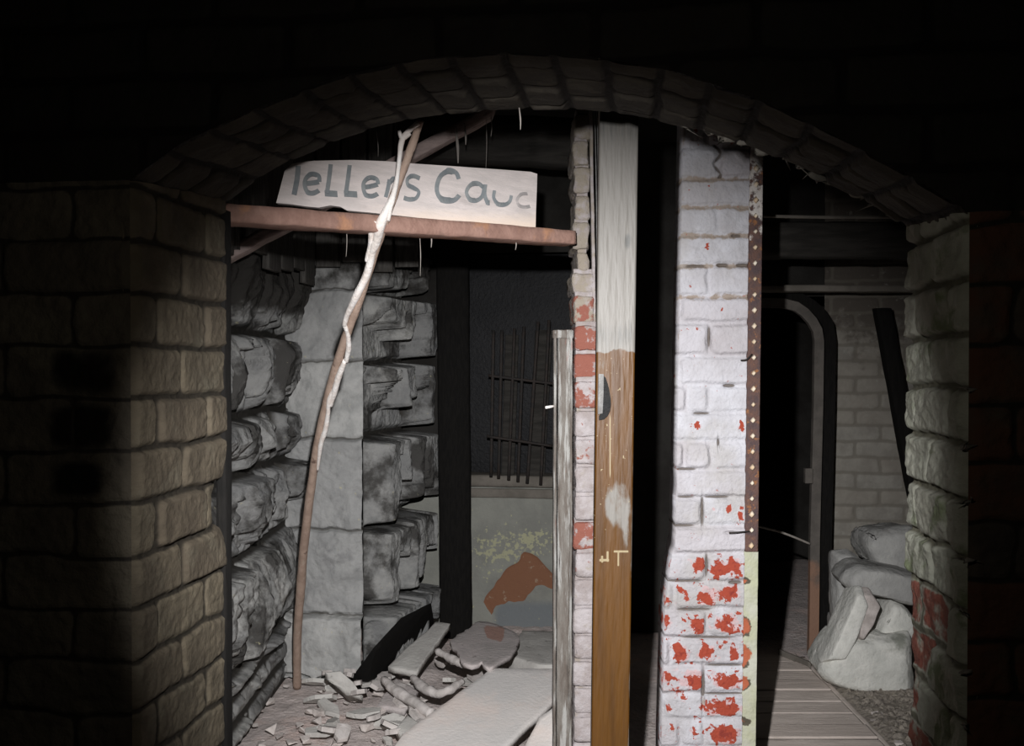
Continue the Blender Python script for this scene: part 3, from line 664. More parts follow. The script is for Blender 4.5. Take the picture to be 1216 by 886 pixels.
# ============================================================= WEATHERED FRAME POST
YF = 2.69
fp = thing('weathered_frame_post', (at(669, 886, YF)[0], YF + .03, 0), 'weathered flaking timber frame post left of the broken brick wall end', 'post')
def tp(x, y, Y): return at(x, y, Y)
def line_to_floor(xt, yt, xb_, Y): 
    p = at(xt, yt, Y); q = at(xb_, 886, Y); s = (0 - p[2]) / (q[2] - p[2]); return p, p + (q - p) * s
p, q = line_to_floor(671, 393, 668.5, YF); V_, F_ = beam(p, q, (.018, 0, 0), (0, .07, 0), 80, .0035, 5, .1); build('jamb_board', V_, F_, frame_wood, fp)
p, q = line_to_floor(659.5, 396, 658.5, YF - .012); V_, F_ = beam(p, q, (.004, 0, 0), (0, .075, 0), 70, .002, 9, .2); build('edge_bead', V_, F_, frame_wood, fp)
p, q = line_to_floor(678.5, 395, 677.5, YF - .008); V_, F_ = beam(p, q, (.0035, 0, 0), (0, .06, 0), 70, .002, 14, .2); build('stop_bead', V_, F_, frame_wood, fp)
V_, F_ = hull(boxpts(at(656, 0, YF)[0], at(681, 0, YF)[0], YF - .004, YF + .06, Z(402, YF), Z(392, YF)), .004, 3, .004, 3, 40); build('post_head', V_, F_, frame_wood, fp)
V_, F_ = tube([at(648, 484, YF - .03), at(660, 482, YF - .005)], .0035, 8, 0, 0, 2); build('bolt', V_, F_, bark_m, fp, label='small pale bolt end')

# ============================================================= BROWN BOARD (post)
YB = 2.2
pb = thing('upright_board', (.18, YB + .02, 0), 'upright board, pale grey paint above and brown varnish below, before the brick pier', 'board')
def edge(z, xt, xbm): return (np.interp(z, [Z(886, YB), Z(135, YB)], [xbm - CX, xt - CX]) + (z - Z(886, YB)) * (z < Z(886, YB)) * (xt - xbm) / (Z(135, YB) - Z(886, YB))) / F * YB
def Sb(U, V):
    a = edge(V, 712, 703); b = edge(V, 758, 747.5); P = np.stack([a + U * (b - a), U * 0 + YB, V], -1); return P, np.broadcast_to(np.array((0, -1., 0)), P.shape)
def hb(U, V, P):
    px, py = proj(P); q = 9 * fbm(P, 30, 4, 2)
    ctl = 1 - sstep(412, 424, py + q)
    pat = np.exp(-(((px - 737) / 14) ** 2 + ((py - 598) / 36) ** 2) ** 2) + .8 * np.exp(-(((px - 722) / 7) ** 2 + ((py - 600) / 26) ** 2)) + .8 * np.exp(-(((px - 743) / 5) ** 2 + ((py - 645) / 22) ** 2))
    ctl = np.maximum(ctl, np.clip(pat, 0, 1) * .62); ctl = np.maximum(ctl, .38 * (1 - sstep(430, 475, py)))
    rim = np.exp(-((U - 1) / .05) ** 2) * .45; ctl = np.maximum(ctl, rim)
    dirt_shade = .9 * np.exp(-(((px - 746) / 7) ** 2 + ((py - 286) / 12) ** 2)) + .6 * np.exp(-((py - 398) / 26) ** 2) + .55 * (1 - sstep(150, 205, py)) + .3 * np.exp(-((py - 232) / 8) ** 2) * (px > 730)  # dirt spots, plus the arch's shade painted over the board's top
    scr = np.exp(-((px - 724.5) / 1.1) ** 2) * sstep(480, 500, py) * (1 - sstep(560, 580, py)) * .8
    for (x0, x1, y0, y1) in ((733.5, 735, 654, 672), (729, 746, 654, 656), (712, 723, 664, 666.5), (714, 716, 660, 668), (720.5, 722.5, 655, 667)):
        scr = np.maximum(scr, sstep(x0 - 1, x0 + .3, px) * (1 - sstep(x1 - .3, x1 + 1, px)) * sstep(y0 - 1, y0 + .3, py) * (1 - sstep(y1 - .3, y1 + 1, py)) * .85)
    sp_ = (fbm(P, 160, 2, 77) > .68) * (py > 420) * (py < 640); scr = np.maximum(scr, sp_ * .7)
    ed = np.minimum(U, 1 - U) * (b_w)
    h = .0008 * fbm(P * np.array((4, 4, .4)), 40, 3, 6) - .002 * (1 - sstep(0, .003, ed))
    return h, dict(ctl=ctl, dirt_shade=dirt_shade, scr=scr)
b_w = .085
heightfield('board', Sb, lin(0, 1, 60), lin(0, 2.3, 1300), hb, post_m, pb, close=(0, .035, 0))
# flat black crescent on its left edge, with a pale strip beside it
def flatplate(pix, th, mat, name, label):
    V_, F_ = panel_from_outline(pix, YB - th, th, 0); build(name, V_, F_, mat, pb, smooth=False, label=label)
def panel_from_outline(pix, Y, thick, seed, extra=True):
    top = [(Y(x, y) if callable(Y) else at(x, y, Y)) for x, y in pix]; n = len(top)
    bm = bmesh.new(); f = [bm.verts.new(tuple(p)) for p in top]; face = bm.faces.new(f)
    r = bmesh.ops.extrude_face_region(bm, geom=[face]); vs = [g for g in r['geom'] if isinstance(g, bmesh.types.BMVert)]
    bmesh.ops.translate(bm, verts=vs, vec=(0, thick, 0)); bmesh.ops.recalc_face_normals(bm, faces=bm.faces)
    return bm_out(bm)
flatplate([(716.5, 446), (719, 448), (721.5, 455), (723.5, 463), (725, 472), (725.5, 480), (724.5, 488), (721.5, 494), (717, 498), (711.5, 499), (711.5, 494), (715.5, 490)], .006, dark_iron_b, 'black_crescent', 'flat black crescent on the left edge of the board')
flatplate([(710.8, 444), (717, 444.5), (716.6, 470), (715.5, 491), (710.2, 492)], .009, pull_m, 'pale_strip', 'pale grey strip beside the black crescent')

# ============================================================= SHELF BEAM, SIGN, BRACE
YA = 2.5
def YL(px): return 1.98 + (px - 272) / (684 - 272) * .66
V_, F_ = beam(at(246, 250, YL(246)), at(684, 281.5, YL(684)), (0, 0, .0185), (-.03, .07, 0), 90, .003, 7, .12)
build('shelf_beam', V_, F_, rust, label='reddish-brown timber ledge carrying the lettered board', cat='beam')
sg = thing('lettered_sign', at(484, 262, YL(484) + .03), 'pale painted board lettered TeLLers Cage, propped on the reddish ledge', 'sign')
YG = YA + .02
# board outline, then letters lie on the same plane
outl = [(328, 241), (333, 222), (338, 203), (346, 195), (356, 192.5), (372, 191), (392, 190.5), (420, 190), (460, 191.5), (495, 194.5), (540, 197.5), (590, 201), (630, 204), (638, 206.5), (637.5, 225), (636.5, 250), (636, 272), (600, 269), (550, 264.5), (500, 259), (440, 252.5), (412, 250), (404, 245.5), (392, 244), (378, 246.5), (362, 245), (345, 242.5)]
SGA = at(328, 240, YL(328) + .012); SGB = at(636, 270, YL(636) + .012); SGN = np.cross(SGB - SGA, zz); SGN /= np.linalg.norm(SGN); SGN *= -np.sign(SGN[1])
def sgp(x, y, off=0): return hit(x, y, SGA, SGN) + SGN * off
def panel_from_outline(pix, Y, thick, seed, extra=True):
    top = [(Y(x, y) if callable(Y) else at(x, y, Y)) for x, y in pix]; n = len(top)
    bm = bmesh.new(); f = [bm.verts.new(tuple(p)) for p in top]; face = bm.faces.new(f)
    r = bmesh.ops.extrude_face_region(bm, geom=[face]); vs = [g for g in r['geom'] if isinstance(g, bmesh.types.BMVert)]
    bmesh.ops.translate(bm, verts=vs, vec=(0, thick, 0)); bmesh.ops.recalc_face_normals(bm, faces=bm.faces)
    return bm_out(bm)
V_, F_ = panel_from_outline(outl, lambda x, y: hit(x, y, SGA, SGN), .022, 1); o = build('board', V_, F_, sign_wood, sg, smooth=False)
px_, py_ = proj(V_); a_ = o.data.attributes.new('ctl', 'FLOAT', 'POINT'); a_.data.foreach_set('value', np.clip((py_ - 235) / 30, 0, 1).astype(np.float32))  # ctl paints the sign's lower edge brighter, as the beam would
def stroke(path, w, off=.0015):
    pts = np.array([sgp(x, y, off) for x, y in path]); P = []
    for i in range(len(pts) - 1):
        p0 = pts[max(i - 1, 0)]; p1 = pts[i]; p2 = pts[i + 1]; p3 = pts[min(i + 2, len(pts) - 1)]
        for k in range(6):
            t = k / 6; P.append(.5 * ((2 * p1) + (p2 - p0) * t + (2 * p0 - 5 * p1 + 4 * p2 - p3) * t * t + (3 * p1 - p0 - 3 * p2 + p3) * t ** 3))
    P.append(pts[-1]); P = np.array(P); n = len(P); V = []; Fc = []; hw = w / 2 / F * 2.3
    for i in range(n):
        T = P[min(i + 1, n - 1)] - P[max(i - 1, 0)]; T[1] = 0; T /= np.linalg.norm(T) + 1e-9; S_ = np.array((-T[2], 0, T[0]))
        V += [P[i] + S_ * hw, P[i] - S_ * hw, P[i] + S_ * hw + (0, .0017, 0), P[i] - S_ * hw + (0, .0017, 0)]
    for i in range(n - 1):
        a = 4 * i; b = a + 4; Fc += [(a, a + 1, b + 1, b), (a + 2, b + 2, b + 3, a + 3), (a, b, b + 2, a + 2), (a + 1, a + 3, b + 3, b + 1)]
    Fc += [(0, 2, 3, 1), (4 * n - 4, 4 * n - 3, 4 * n - 1, 4 * n - 2)]
    return V, Fc
LET = [('T', 8.5, [[(352, 197), (350.5, 213), (347, 231)]], 0), ('e', 5.5, [[(361, 218), (369, 217.5), (378, 216)], [(378, 216), (377, 209), (369, 207), (362, 212), (360.5, 220), (364, 228), (371, 229.5), (378, 226)]], 0),
       ('L', 7, [[(391, 195), (389, 212), (386.5, 229)], [(385, 229.5), (400, 230.5)]], 0), ('L', 7, [[(413.5, 196), (411.5, 212), (409, 229.5)], [(408, 230), (423.5, 231)]], 0),
       ('e', 5.5, [[(431, 222.5), (439, 221.5), (448, 219)], [(448, 219), (446, 213), (439, 211), (432, 215), (430, 222), (433, 231), (441, 233), (448, 230)]], 0),
       ('r', 6.5, [[(461, 213), (459, 224), (456.5, 234)], [(460, 218), (466, 213), (473, 214)]], 0),
       ('s', 5.5, [[(498, 212), (490, 209), (483, 212), (483, 219), (490, 223), (496, 228), (493, 235), (486, 237), (479, 235)]], 0),
       ('C', 8, [[(543, 213), (540, 206), (532, 203), (523, 207), (518, 216), (517, 227), (521, 235), (529, 238), (538, 237), (544, 231)]], 0),
       ('a', 6.5, [[(573, 223), (566, 218), (557, 220), (552.5, 228), (556, 236), (564, 238), (571, 233), (573.5, 223)], [(575, 219), (574, 230), (577, 239.5), (581, 241)]], 0),
       ('g', 6, [[(586, 226), (585, 235), (590, 242), (598, 243), (604, 239), (606, 232)]], 0),
       ('e', 4.5, [[(626, 230), (618, 231), (613, 237), (615, 243.5), (622, 246), (629, 245)]], 1)]
for ch, w, sts, faint in LET:
    V_, F_ = join(*[stroke(q_, w, .0015 + .0005 * i_) for i_, q_ in enumerate(sts)]); build('painted_letter', V_, F_, faint_paint if faint else sign_paint, sg, smooth=False, label='worn-off faint letter' if faint else None)
V_, F_ = beam(at(262, 306, 2.86), at(588, 128, 2.90), np.array((.012, 0, .027)), (0, .06, 0), 60, .004, 17, .1)
build('diagonal_brace', V_, F_, brace_m, label='pinkish-grey diagonal timber brace rising behind the lettered board', cat='brace')

# ============================================================= LEANING POLE
pix = [(353, 812), (353, 760), (357, 700), (363, 630), (377, 530), (398, 440), (428, 352), (456, 266), (471, 222), (487, 180), (499, 143)]
s_ = [0]
Yk = [3.96, 3.82, 3.62, 3.36, 3.0, 2.7, 2.42, 2.235, 2.22, 2.20, 2.18]
wd = [10, 10, 10.5, 10.5, 10.5, 10.5, 10.5, 10, 10, 9.5, 9]
pts = [at(x, y, Y) for (x, y), Y in zip(pix, Yk)]; pts[0][2] = .012
V_, F_ = tube(pts, [w / 2 / F * Y for w, Y in zip(wd, Yk)], 12, .0025, 3, 9)
lp = thing('wooden_pole', pts[0], 'long crooked bare wooden pole leaning across the lettered board', 'pole')
build('shaft', V_, F_, pole_m, lp)
def onpole(px, py, off=.02):
    t = np.interp(py, [q[1] for q in pix][::-1], Yk[::-1]); return at(px, py, t - off)
strips = [([(497, 146), (489, 152), (478, 165), (474, 190), (471, 215), (465, 240), (460, 262)], [3, 2.6, 3, 2.6, 2.6, 3, 3.2]),
          ([(474, 155), (478, 164), (487, 158)], [2, 2.6, 2.4]),
          ([(468, 228), (461, 246), (452, 266), (447, 285), (442, 300), (436, 325), (424, 350), (412, 375), (409, 386)], [2, 4, 6, 5.5, 4.5, 4.2, 4.2, 3, 2.6]),
          ([(446, 262), (441, 270), (440, 290), (435, 310)], [3.5, 3, 3, 2.4]),
          ([(409, 386), (413, 396), (414, 412), (411, 430)], [2.4, 2.6, 3, 2.6]),
          ([(410, 428), (402, 448), (396, 470), (393, 482)], [2.6, 3.6, 3, 2]),
          ([(397, 462), (391, 475), (389, 495), (386, 512), (381, 528), (377, 560)], [2, 2.6, 2.6, 3, 2.6, 1.2])]
for k, (pp, ww) in enumerate(strips):
    P_ = [onpole(x, y, .022) for x, y in pp]; V_, F_ = tube(P_, [w * 1.1 / F * p_[1] for w, p_ in zip(ww, P_)], 8, .0016, k, 6)
    build('bark_strip', V_, F_, bark_m, lp, label='pale peeling bark strip')

# ============================================================= BOARDING AND TIMBERS IN THE SHADOWS
bt = thing('rear_boarding', (-.6, 4.02, 1.6), 'weathered grey vertical boarding high above the stone pier', 'boarding')
for k in range(5):
    x = -.84 + .105 * k; V_, F_ = beam((x, 4.0, 1.66 + .02 * (k % 3)), (x, 4.0, 2.33), (.048, 0, 0), (0, .02, 0), 20, .003, k); build('plank', V_, F_, old_wood, bt)
bt = thing('side_boarding', (-.82, 3.0, 1.55), 'grey vertical boarding on the left side wall below the ledge', 'boarding')
for k in range(10):
    y = 2.15 + .19 * k; V_, F_ = beam((-.775, y, 1.60 + .02 * (k % 3)), (-.775, y, 2.33), (0, .09, 0), (-.025, 0, 0), 20, .003, k + 9); build('plank', V_, F_, old_wood, bt)
V_, F_ = beam(at(470, 158, 3.6), at(700, 168, 3.55), (0, 0, .085), (0, .12, 0), 30, .005, 21); build('lintel_beam', V_, F_, dark_wood, label='dark thick lintel timber above the black window recess', cat='beam')
rt = thing('shade_upright', at(541, 700, 4.72) * (1, 1, 0), 'added black upright standing in for shade between the stone pier and the window', 'post')
V_, F_ = beam((at(541, 0, 4.7)[0], 4.68, 0), (at(536, 0, 4.7)[0], 4.68, 2.33), (.075, 0, 0), (0, .09, 0), 50, .004, 33); build('timber', V_, F_, black_board, rt)  # black piece added where the stone pier's shadow lies

# window
wn = thing('window_1', R0 + u * (wL + wR) / 2 + zz * zs, kind='structure')
V_, F_ = beam(R0 + u * (wL - .05) + zz * (zs - .012) - d * .06, R0 + u * (wR + .03) + zz * (zs - .012) - d * .06, (0, 0, .028), d * .2, 30, .003, 3); build('sill', V_, F_, shelf_m, wn)
V_, F_ = beam(R0 + u * (wL - .05) + zz * (zs - .075) - d * .02, R0 + u * (wR + .03) + zz * (zs - .075) - d * .02, (0, 0, .022), d * .02, 30, .003, 4); build('apron', V_, F_, shelf_m, wn)
for w_ in (wL + .02, wR - .02):
    V_, F_ = beam(R0 + u * w_ + zz * zs, R0 + u * w_ + zz * zt, u * .03, d * .08, 30, .003, 5); build('window_frame', V_, F_, dark_wood, wn)
q = [R0 + u * w_ + zz * z + d * .09 for w_, z in ((wL, zs), (wR, zs), (wR, zt), (wL, zt))]; q2 = [p_ + d * .006 for p_ in q]
build('pane', q + q2, [(0, 1, 2, 3), (7, 6, 5, 4), (0, 4, 5, 1), (1, 5, 6, 2), (2, 6, 7, 3), (3, 7, 4, 0)], glass_m, wn, smooth=False)
gr = thing('iron_grille', R0 + u * (wL + .35) + zz * zs - d * .03, 'dark iron bar grille leaning inside the black window recess', 'grille')
for (x0, y0, x1, y1) in ((586, 392, 583, 566), (596, 392, 592, 568), (611, 390, 604, 570), (622, 388, 615, 572), (639, 382, 626, 574), (652, 380, 642, 576)):
    V_, F_ = tube([at(x0, y0, 4.72), at(x1, y1, 4.78)], .008, 8); build('upright_bar', V_, F_, dark_iron, gr)
for (x0, y0, x1, y1) in ((580, 446, 660, 456), (578, 518, 658, 530)):
    V_, F_ = tube([at(x0, y0, 4.74), at(x1, y1, 4.74)], .007, 8); build('cross_bar', V_, F_, dark_iron, gr)
for k, (x0, y0, x1, y1, r_) in enumerate(((608, 398, 603, 566, .020), (646, 392, 636, 568, .026))):
    V_, F_ = beam(at(x0, y0, 4.86), at(x1, y1, 4.86), (r_ * 1.6, 0, 0), (0, .02, 0), 20, .004, k); build('leaning_lath', V_, F_, dark_wood, label=('narrow grey lath leaning in the window recess, left of two', 'wider grey lath leaning in the window recess, right of two')[k], cat='lath', group='laths leaning in the window recess')

# right-hand overhead timbers
V_, F_ = beam(at(880, 284, 3.75), at(1180, 284, 3.7), (0, 0, .066), (0, .12, 0), 40, .005, 41); build('overhead_beam', V_, F_, dark_wood, label='thick dark beam crossing overhead right of the brick pier', cat='beam')
V_, F_ = tube([at(880, 256, 3.4), at(980, 258, 3.4), at(1090, 258, 3.4), at(1500, 259, 3.4)], .006, 8); build('overhead_pipe', V_, F_, shelf_m, label='thin pipe running just above the dark overhead beam', cat='pipe')
V_, F_ = beam(at(880, 342, 4.3), at(1160, 343, 4.28), (0, 0, .014), (0, .10, 0), 40, .003, 43); build('ledge_board', V_, F_, shelf_m, label='thin dusty ledge board over the arched door frame', cat='ledge')
V_, F_ = beam(at(1050, 366, 4.42), at(1104, 660, 4.42), (.035, 0, .0), (0, .06, 0), 30, .004, 45); build('leaning_timber', V_, F_, black_board, label='black timber leaning down against the far brick wall', cat='timber')

# door frame with an arched corner
df = thing('iron_door_frame', (at(972, 0, 4.42)[0], 4.42, 0), 'dark arched-corner door frame with a reddish foot in the right-hand doorway', 'door frame')
def sweep(path, w, dp, Y, y2):
    P = [at(x, y, Y) for x, y in path]; P[0][2] = 0 if y2 else P[0][2]; n = len(P); V = []; Fc = []
    for i in range(n):
        T = P[min(i + 1, n - 1)] - P[max(i - 1, 0)]; T[1] = 0; T /= np.linalg.norm(T); S_ = np.array((T[2], 0, -T[0])); hw = w / 2
        for a, b in ((-hw, 0), (hw, 0), (hw, dp), (-hw, dp)): V.append(P[i] + S_ * a + np.array((0, b, 0)))
    for i in range(n - 1):
        for k in range(4): Fc.append((4 * i + k, 4 * i + (k + 1) % 4, 4 * i + 4 + (k + 1) % 4, 4 * i + 4 + k))
    Fc += [(3, 2, 1, 0), (4 * n - 4, 4 * n - 3, 4 * n - 2, 4 * n - 1)]; return V, Fc
cur = [(966, 786), (967, 740), (967.5, 700), (968, 640), (970, 560), (972, 480), (973, 405), (971, 392), (965, 381), (956, 371), (946, 364), (930, 360), (880, 359)]
V_, F_ = sweep(cur, .042, .03, 4.42, True); V_ = np.array(V_); px_, py_ = proj(V_)
build('front_moulding', V_, F_, frame_iron, df, smooth=False, attrs=dict(ctl=sstep(600, 720, py_)))
cur2 = [(x + 13.5, y - (4 if y < 400 else 0)) for x, y in cur[:7]] + [(984, 386), (975, 372), (964, 362), (950, 354), (930, 351), (880, 350)]
V_, F_ = sweep(cur2, .048, .10, 4.46, True); build('outer_frame', V_, F_, black_board, df, smooth=False)
V_, F_ = hull(boxpts(at(957, 0, 4.4)[0], at(966, 0, 4.4)[0], 4.385, 4.42, Z(574, 4.4), Z(556, 4.4)), .001, 1, .003); build('latch', V_, F_, frame_iron, df)
V_, F_ = tube([at(896, 624, 4.36), at(930, 633, 4.38), at(962, 646, 4.4)], .005, 8); build('slack_rope', V_, F_, web_m, label='thin slanting rope across the dark doorway', cat='rope')

# plank platform
def Spl(U, V): P = np.stack([U, V, U * 0 + .028], -1); return P, np.broadcast_to(zz, P.shape)
vbp = np.arange(2.0, 4.7, .125)
def hpl(U, V, P):
    dd, rnd, fv, fu = brickpat(U, V, vbp, [[-9]], .005, .004, 5, 51); b = sstep(-.001, .003, dd)
    return -.010 * (1 - b) + .006 * (rnd - .5) * b + .0008 * fbm(P * np.array((.3, 3, 1)), 30, 3, 5), dict(mor=1 - b, rnd=rnd)
Xp0, Xp1 = .655, 1.24
heightfield('plank_platform', Spl, lin(Xp0, Xp1, 90), lin(3.02, 4.36, 420), hpl, plank_m, close=(0, 0, -.030), label='low grey-brown plank platform on the floor right of the brick pier', cat='platform')
V_, F_ = beam((1.252, 3.02, .02), (1.262, 4.34, .02), (.010, 0, 0), (0, 0, -.02), 60, .003, 3); build('edge_batten', V_, F_, plank_m, label='thin wooden batten along the open edge of the plank platform', cat='batten', attrs=dict(mor=np.zeros(len(V_)), rnd=np.zeros(len(V_))))
V_, F_ = beam(tuple(gpt(925, 771, .05)), tuple(gpt(962, 786, .05)), (0, .012, 0), (0, 0, -.03), 10, .002, 4); build('threshold_strip', V_, F_, shelf_m, label='short threshold strip at the foot of the arched door frame', cat='strip')

# ============================================================= RIGHT ROCK PILE
def rock(name, pix, Y, dep, mat, label, seed, amp=.010, bev=.012, cat='stone', shrink=.85, floor_=False, group='fallen stones piled by the right jamb'):
    c = np.mean([(x, y) for x, y in pix], 0); P = [at(x, y, Y) for x, y in pix]; Q = [at(c[0] + (x - c[0]) * shrink, c[1] + (y - c[1]) * shrink, Y) + np.array((0, dep, 0)) for x, y in pix]
    F1 = [at(c[0] + (x - c[0]) * .8, c[1] + (y - c[1]) * .8, Y) - np.array((0, .03, 0)) for x, y in pix]
    P = [p + np.array((0, .03, 0)) for p in P]
    allp = P + Q + F1
    if floor_:
        for p in allp: p[2] = max(p[2], .004)
    V, Fc = hull(allp, amp, 4, bev, seed, 12)
    return build(name, V, Fc, mat, label=label, cat=cat, group=group)
rock('stone_block', [(971, 800), (984, 776), (1000, 756), (1086, 752), (1090, 828), (1040, 828), (1008, 822), (984, 812)], 3.92, .26, rubble_m, 'big pale stone block on the floor at the bottom of the right-hand pile', 1, .014, .02, floor_=True)
rock('stone_slab', [(975, 790), (990, 757), (1005, 724), (1018, 698), (1026, 697), (1033, 712), (1022, 745), (1014, 765), (1000, 790)], 3.90, .13, rubble_m, 'slanting greenish-grey slab leaning on the bottom block of the pile', 2, .008, .008)
rock('stone_shard', [(1022, 700), (1034, 700), (1046, 716), (1036, 742), (1022, 764), (1016, 760), (1027, 728)], 3.91, .09, chip_m, 'bright pale shard beside the slanting slab, under the long stone', 3, .006, .006)
rock('stone_lump', [(1034, 766), (1044, 742), (1060, 713), (1076, 718), (1090, 735), (1090, 768)], 4.0, .2, rubble_m, 'pale rounded stone lump on the pile under the right end of the long stone', 4, .012, .018)
rock('long_stone', [(1000, 691), (1008, 680), (1022, 672), (1050, 675), (1092, 682), (1092, 722), (1070, 714), (1040, 707), (1010, 702)], 3.98, .22, grey_rubble, 'long dusty grey stone lying across the top of the pile', 5, .010, .014)
rock('stone_block', [(989, 654), (1008, 652), (1024, 664), (1038, 674), (1012, 690), (1006, 700), (1010, 712), (1002, 730), (990, 742)], 4.28, .10, grey_rubble, 'grey stone behind the door frame post, left end of the pile', 6, .010, .014)
rock('boulder', [(1027, 640), (1040, 630), (1070, 626), (1096, 628), (1096, 690), (1060, 690), (1040, 676), (1030, 660)], 4.18, .25, grey_rubble, 'large grey boulder at the top right of the pile against the jamb', 7, .016, .03)
rock('stone_block', [(990, 800), (992, 735), (1090, 735), (1090, 800)], 4.25, .2, grey_rubble, 'dark grey stone hidden low behind the pile against the far wall', 8, .012, .02, floor_=False)
# gravel by the batten
def Sgv(U, V): P = np.stack([U, V, U * 0 + .002], -1); return P, np.broadcast_to(zz, P.shape)
def hgv(U, V, P):
    e = sstep(1.27, 1.32, U) * (1 - sstep(1.9, 2.1, U)); return .004 + .022 * e * (.5 + .5 * fbm(P, 28, 4, 3)) + .01 * e * (fbm(P, 60, 2, 6) > .25), {}
heightfield('gravel', Sgv, lin(1.265, 2.1, 150), lin(2.7, 4.25, 260), hgv, gravel_m, close=(0, 0, -.01), kind='stuff', label='loose brown gravel beside the plank platform', cat='gravel')

# ============================================================= LEFT DEBRIS
def gs(pix, z): return [gpt(x, y, z) for x, y in pix]
def gs2(pix, zs_): return [gpt(x, y, z) for (x, y), z in zip(pix, zs_)]
V_, F_ = slab([hit(x, y, (0, 3.2, .10), (.03, -.17, 1)) for x, y in [(584, 794), (700, 794), (700, 800), (657, 832), (642, 848), (622, 866), (590, 896), (540, 935), (430, 935), (478, 872), (530, 834)]], .02, .002, .003, 1)
build('large_board', V_, F_, white_board, label='large dusty white board lying flat in the centre foreground', cat='board')
V_, F_ = slab(gs2([(700, 836), (660, 838), (640, 852), (626, 880), (600, 935), (700, 935)], [.18, .18, .15, .11, .05, .05]), .02, .004, .005, 2)
build('small_board', V_, F_, white_board, label='smaller white board piece right of the large board by the frame post', cat='board')
V_, F_ = slab(gs2([(535, 741), (518, 738), (506, 751), (483, 769), (461, 792), (494, 798)], [.20, .20, .18, .15, .12, .12]), .02, .002, .003, 3)
build('plank_piece', V_, F_, grey_board, label='pale tapering plank lying left of the broken plaster sheet', cat='plank')
V_, F_ = slab(gs([(534, 762), (552, 749), (569, 738), (588, 741), (601, 746), (610, 750), (617, 759), (609, 776), (595, 786), (581, 794), (572, 786), (560, 791), (548, 786), (546, 779), (538, 770)], .19), .014, .003, .010, 4)
px_, py_ = proj(V_); build('plaster_sheet', V_, F_, pink_plaster, label='broken plaster sheet with a pinkish patch behind the large board', cat='plaster', attrs=dict(ctl=inpoly(px_, py_, [(572, 742), (600, 744), (598, 764), (578, 758)], 4)))
V_, F_ = slab(gs([(604, 779), (620, 749), (716, 752), (716, 792), (640, 790)], .12), .12, .003, .004, 5)
build('low_kerb', V_, F_, grey_board, label='low grey kerb block at the foot of the plaster wall', cat='block')
def stick(pp, z, rpx, label, seed, mat=root_m):
    P_ = [gpt(x, y, zk) for (x, y), zk in zip(pp, z)]; V_, F_ = tube(P_, [r_ * .78 / F * p_[1] for r_, p_ in zip(rpx, P_)], 10, .009, seed, 8); build('stick', V_, F_, mat, label=label, cat='stick', group='sticks in the debris')
stick([(455, 806), (468, 818), (486, 831), (512, 848)], [.12, .11, .10, .09], [6, 8, 8.5, 8], 'thick pale stick poking out left of the large board', 1)
stick([(490, 806), (502, 816), (516, 823), (532, 821), (548, 809)], [.12, .12, .12, .13, .14], [6, 7, 7.5, 6.5, 5], 'curved pale stick sagging beside the large board edge', 2)
stick([(518, 773), (530, 779), (543, 786), (562, 792)], [.17, .17, .165, .16], [4, 6, 6, 5], 'short pale stick under the plaster sheet corner', 3)
V_, F_ = slab(gs2([(386, 799), (404, 797), (420, 811), (431, 827), (414, 826)], [.14, .14, .10, .05, .05]), .02, .002, .002, 6); build('wedge_board', V_, F_, grey_board, label='small greenish-grey wedge of board near the foot of the pole', cat='board')
V_, F_ = slab(gs2([(470, 866), (484, 849), (512, 868), (500, 886), (486, 884)], [.08, .10, .10, .08, .06]), .02, .002, .003, 8); build('splintered_board', V_, F_, grey_board, label='small splintered board at the left corner of the large board', cat='board')
V_, F_ = slab(gs2([(448, 838), (470, 805), (497, 822), (480, 843)], [.06, .08, .08, .06]), .02, .003, .004, 9); build('plaster_lump', V_, F_, pink_plaster, label='flat pale plaster lump among the chips below the pole', cat='plaster', attrs=dict(ctl=np.zeros(len(V_))))
# black board added in place of the shadow at the pier's foot
def quadslab(P_, th, n, mat, name, **kw):
    V_, F_ = hull(list(P_) + [p_ + np.array(n) * th for p_ in P_], .002, 3, .002, 5, 20); return build(name, V_, F_, mat, **kw)
quadslab([gpt(434, 824, .01), gpt(517, 748, .01), at(512, 716, 4.36), at(478, 733, 4.12), at(446, 768, 3.88), gpt(418, 806, .02)], .02, (-.4, .7, -.3), black_board, 'shade_black_board', label='added black board standing in for shade at the foot of the stone pier', cat='board')
# chips of rubble: a handful of shapes, copied
protos = []
for k in range(5):
    r2 = random.Random(100 + k); pts_ = [np.array((r2.uniform(-1, 1), r2.uniform(-1, 1), r2.uniform(-.55, .55))) * .028 for _ in range(11)]
    V_, F_ = hull(pts_, .003, 2, .002, k, 40); V_[:, 2] -= V_[:, 2].min(); V_[:, :2] -= V_[:, :2].mean(0)
    me = bpy.data.meshes.new('rubble_chip'); me.from_pydata([tuple(v) for v in V_], [], F_); me.update(); me.materials.append(chip_m); protos.append(me)
r2 = random.Random(5); spots = []
for k in range(60):
    px = r2.uniform(300, 520); py = r2.uniform(806, 884); spots.append((px, py, .03, r2.uniform(.4, 1.25)))
for k in range(12): spots.append((r2.uniform(440, 500), r2.uniform(800, 850), .05, r2.uniform(.9, 1.7)))
for k in range(14): spots.append((r2.uniform(1018, 1070), r2.uniform(832, 884), .02, r2.uniform(.35, .8)))
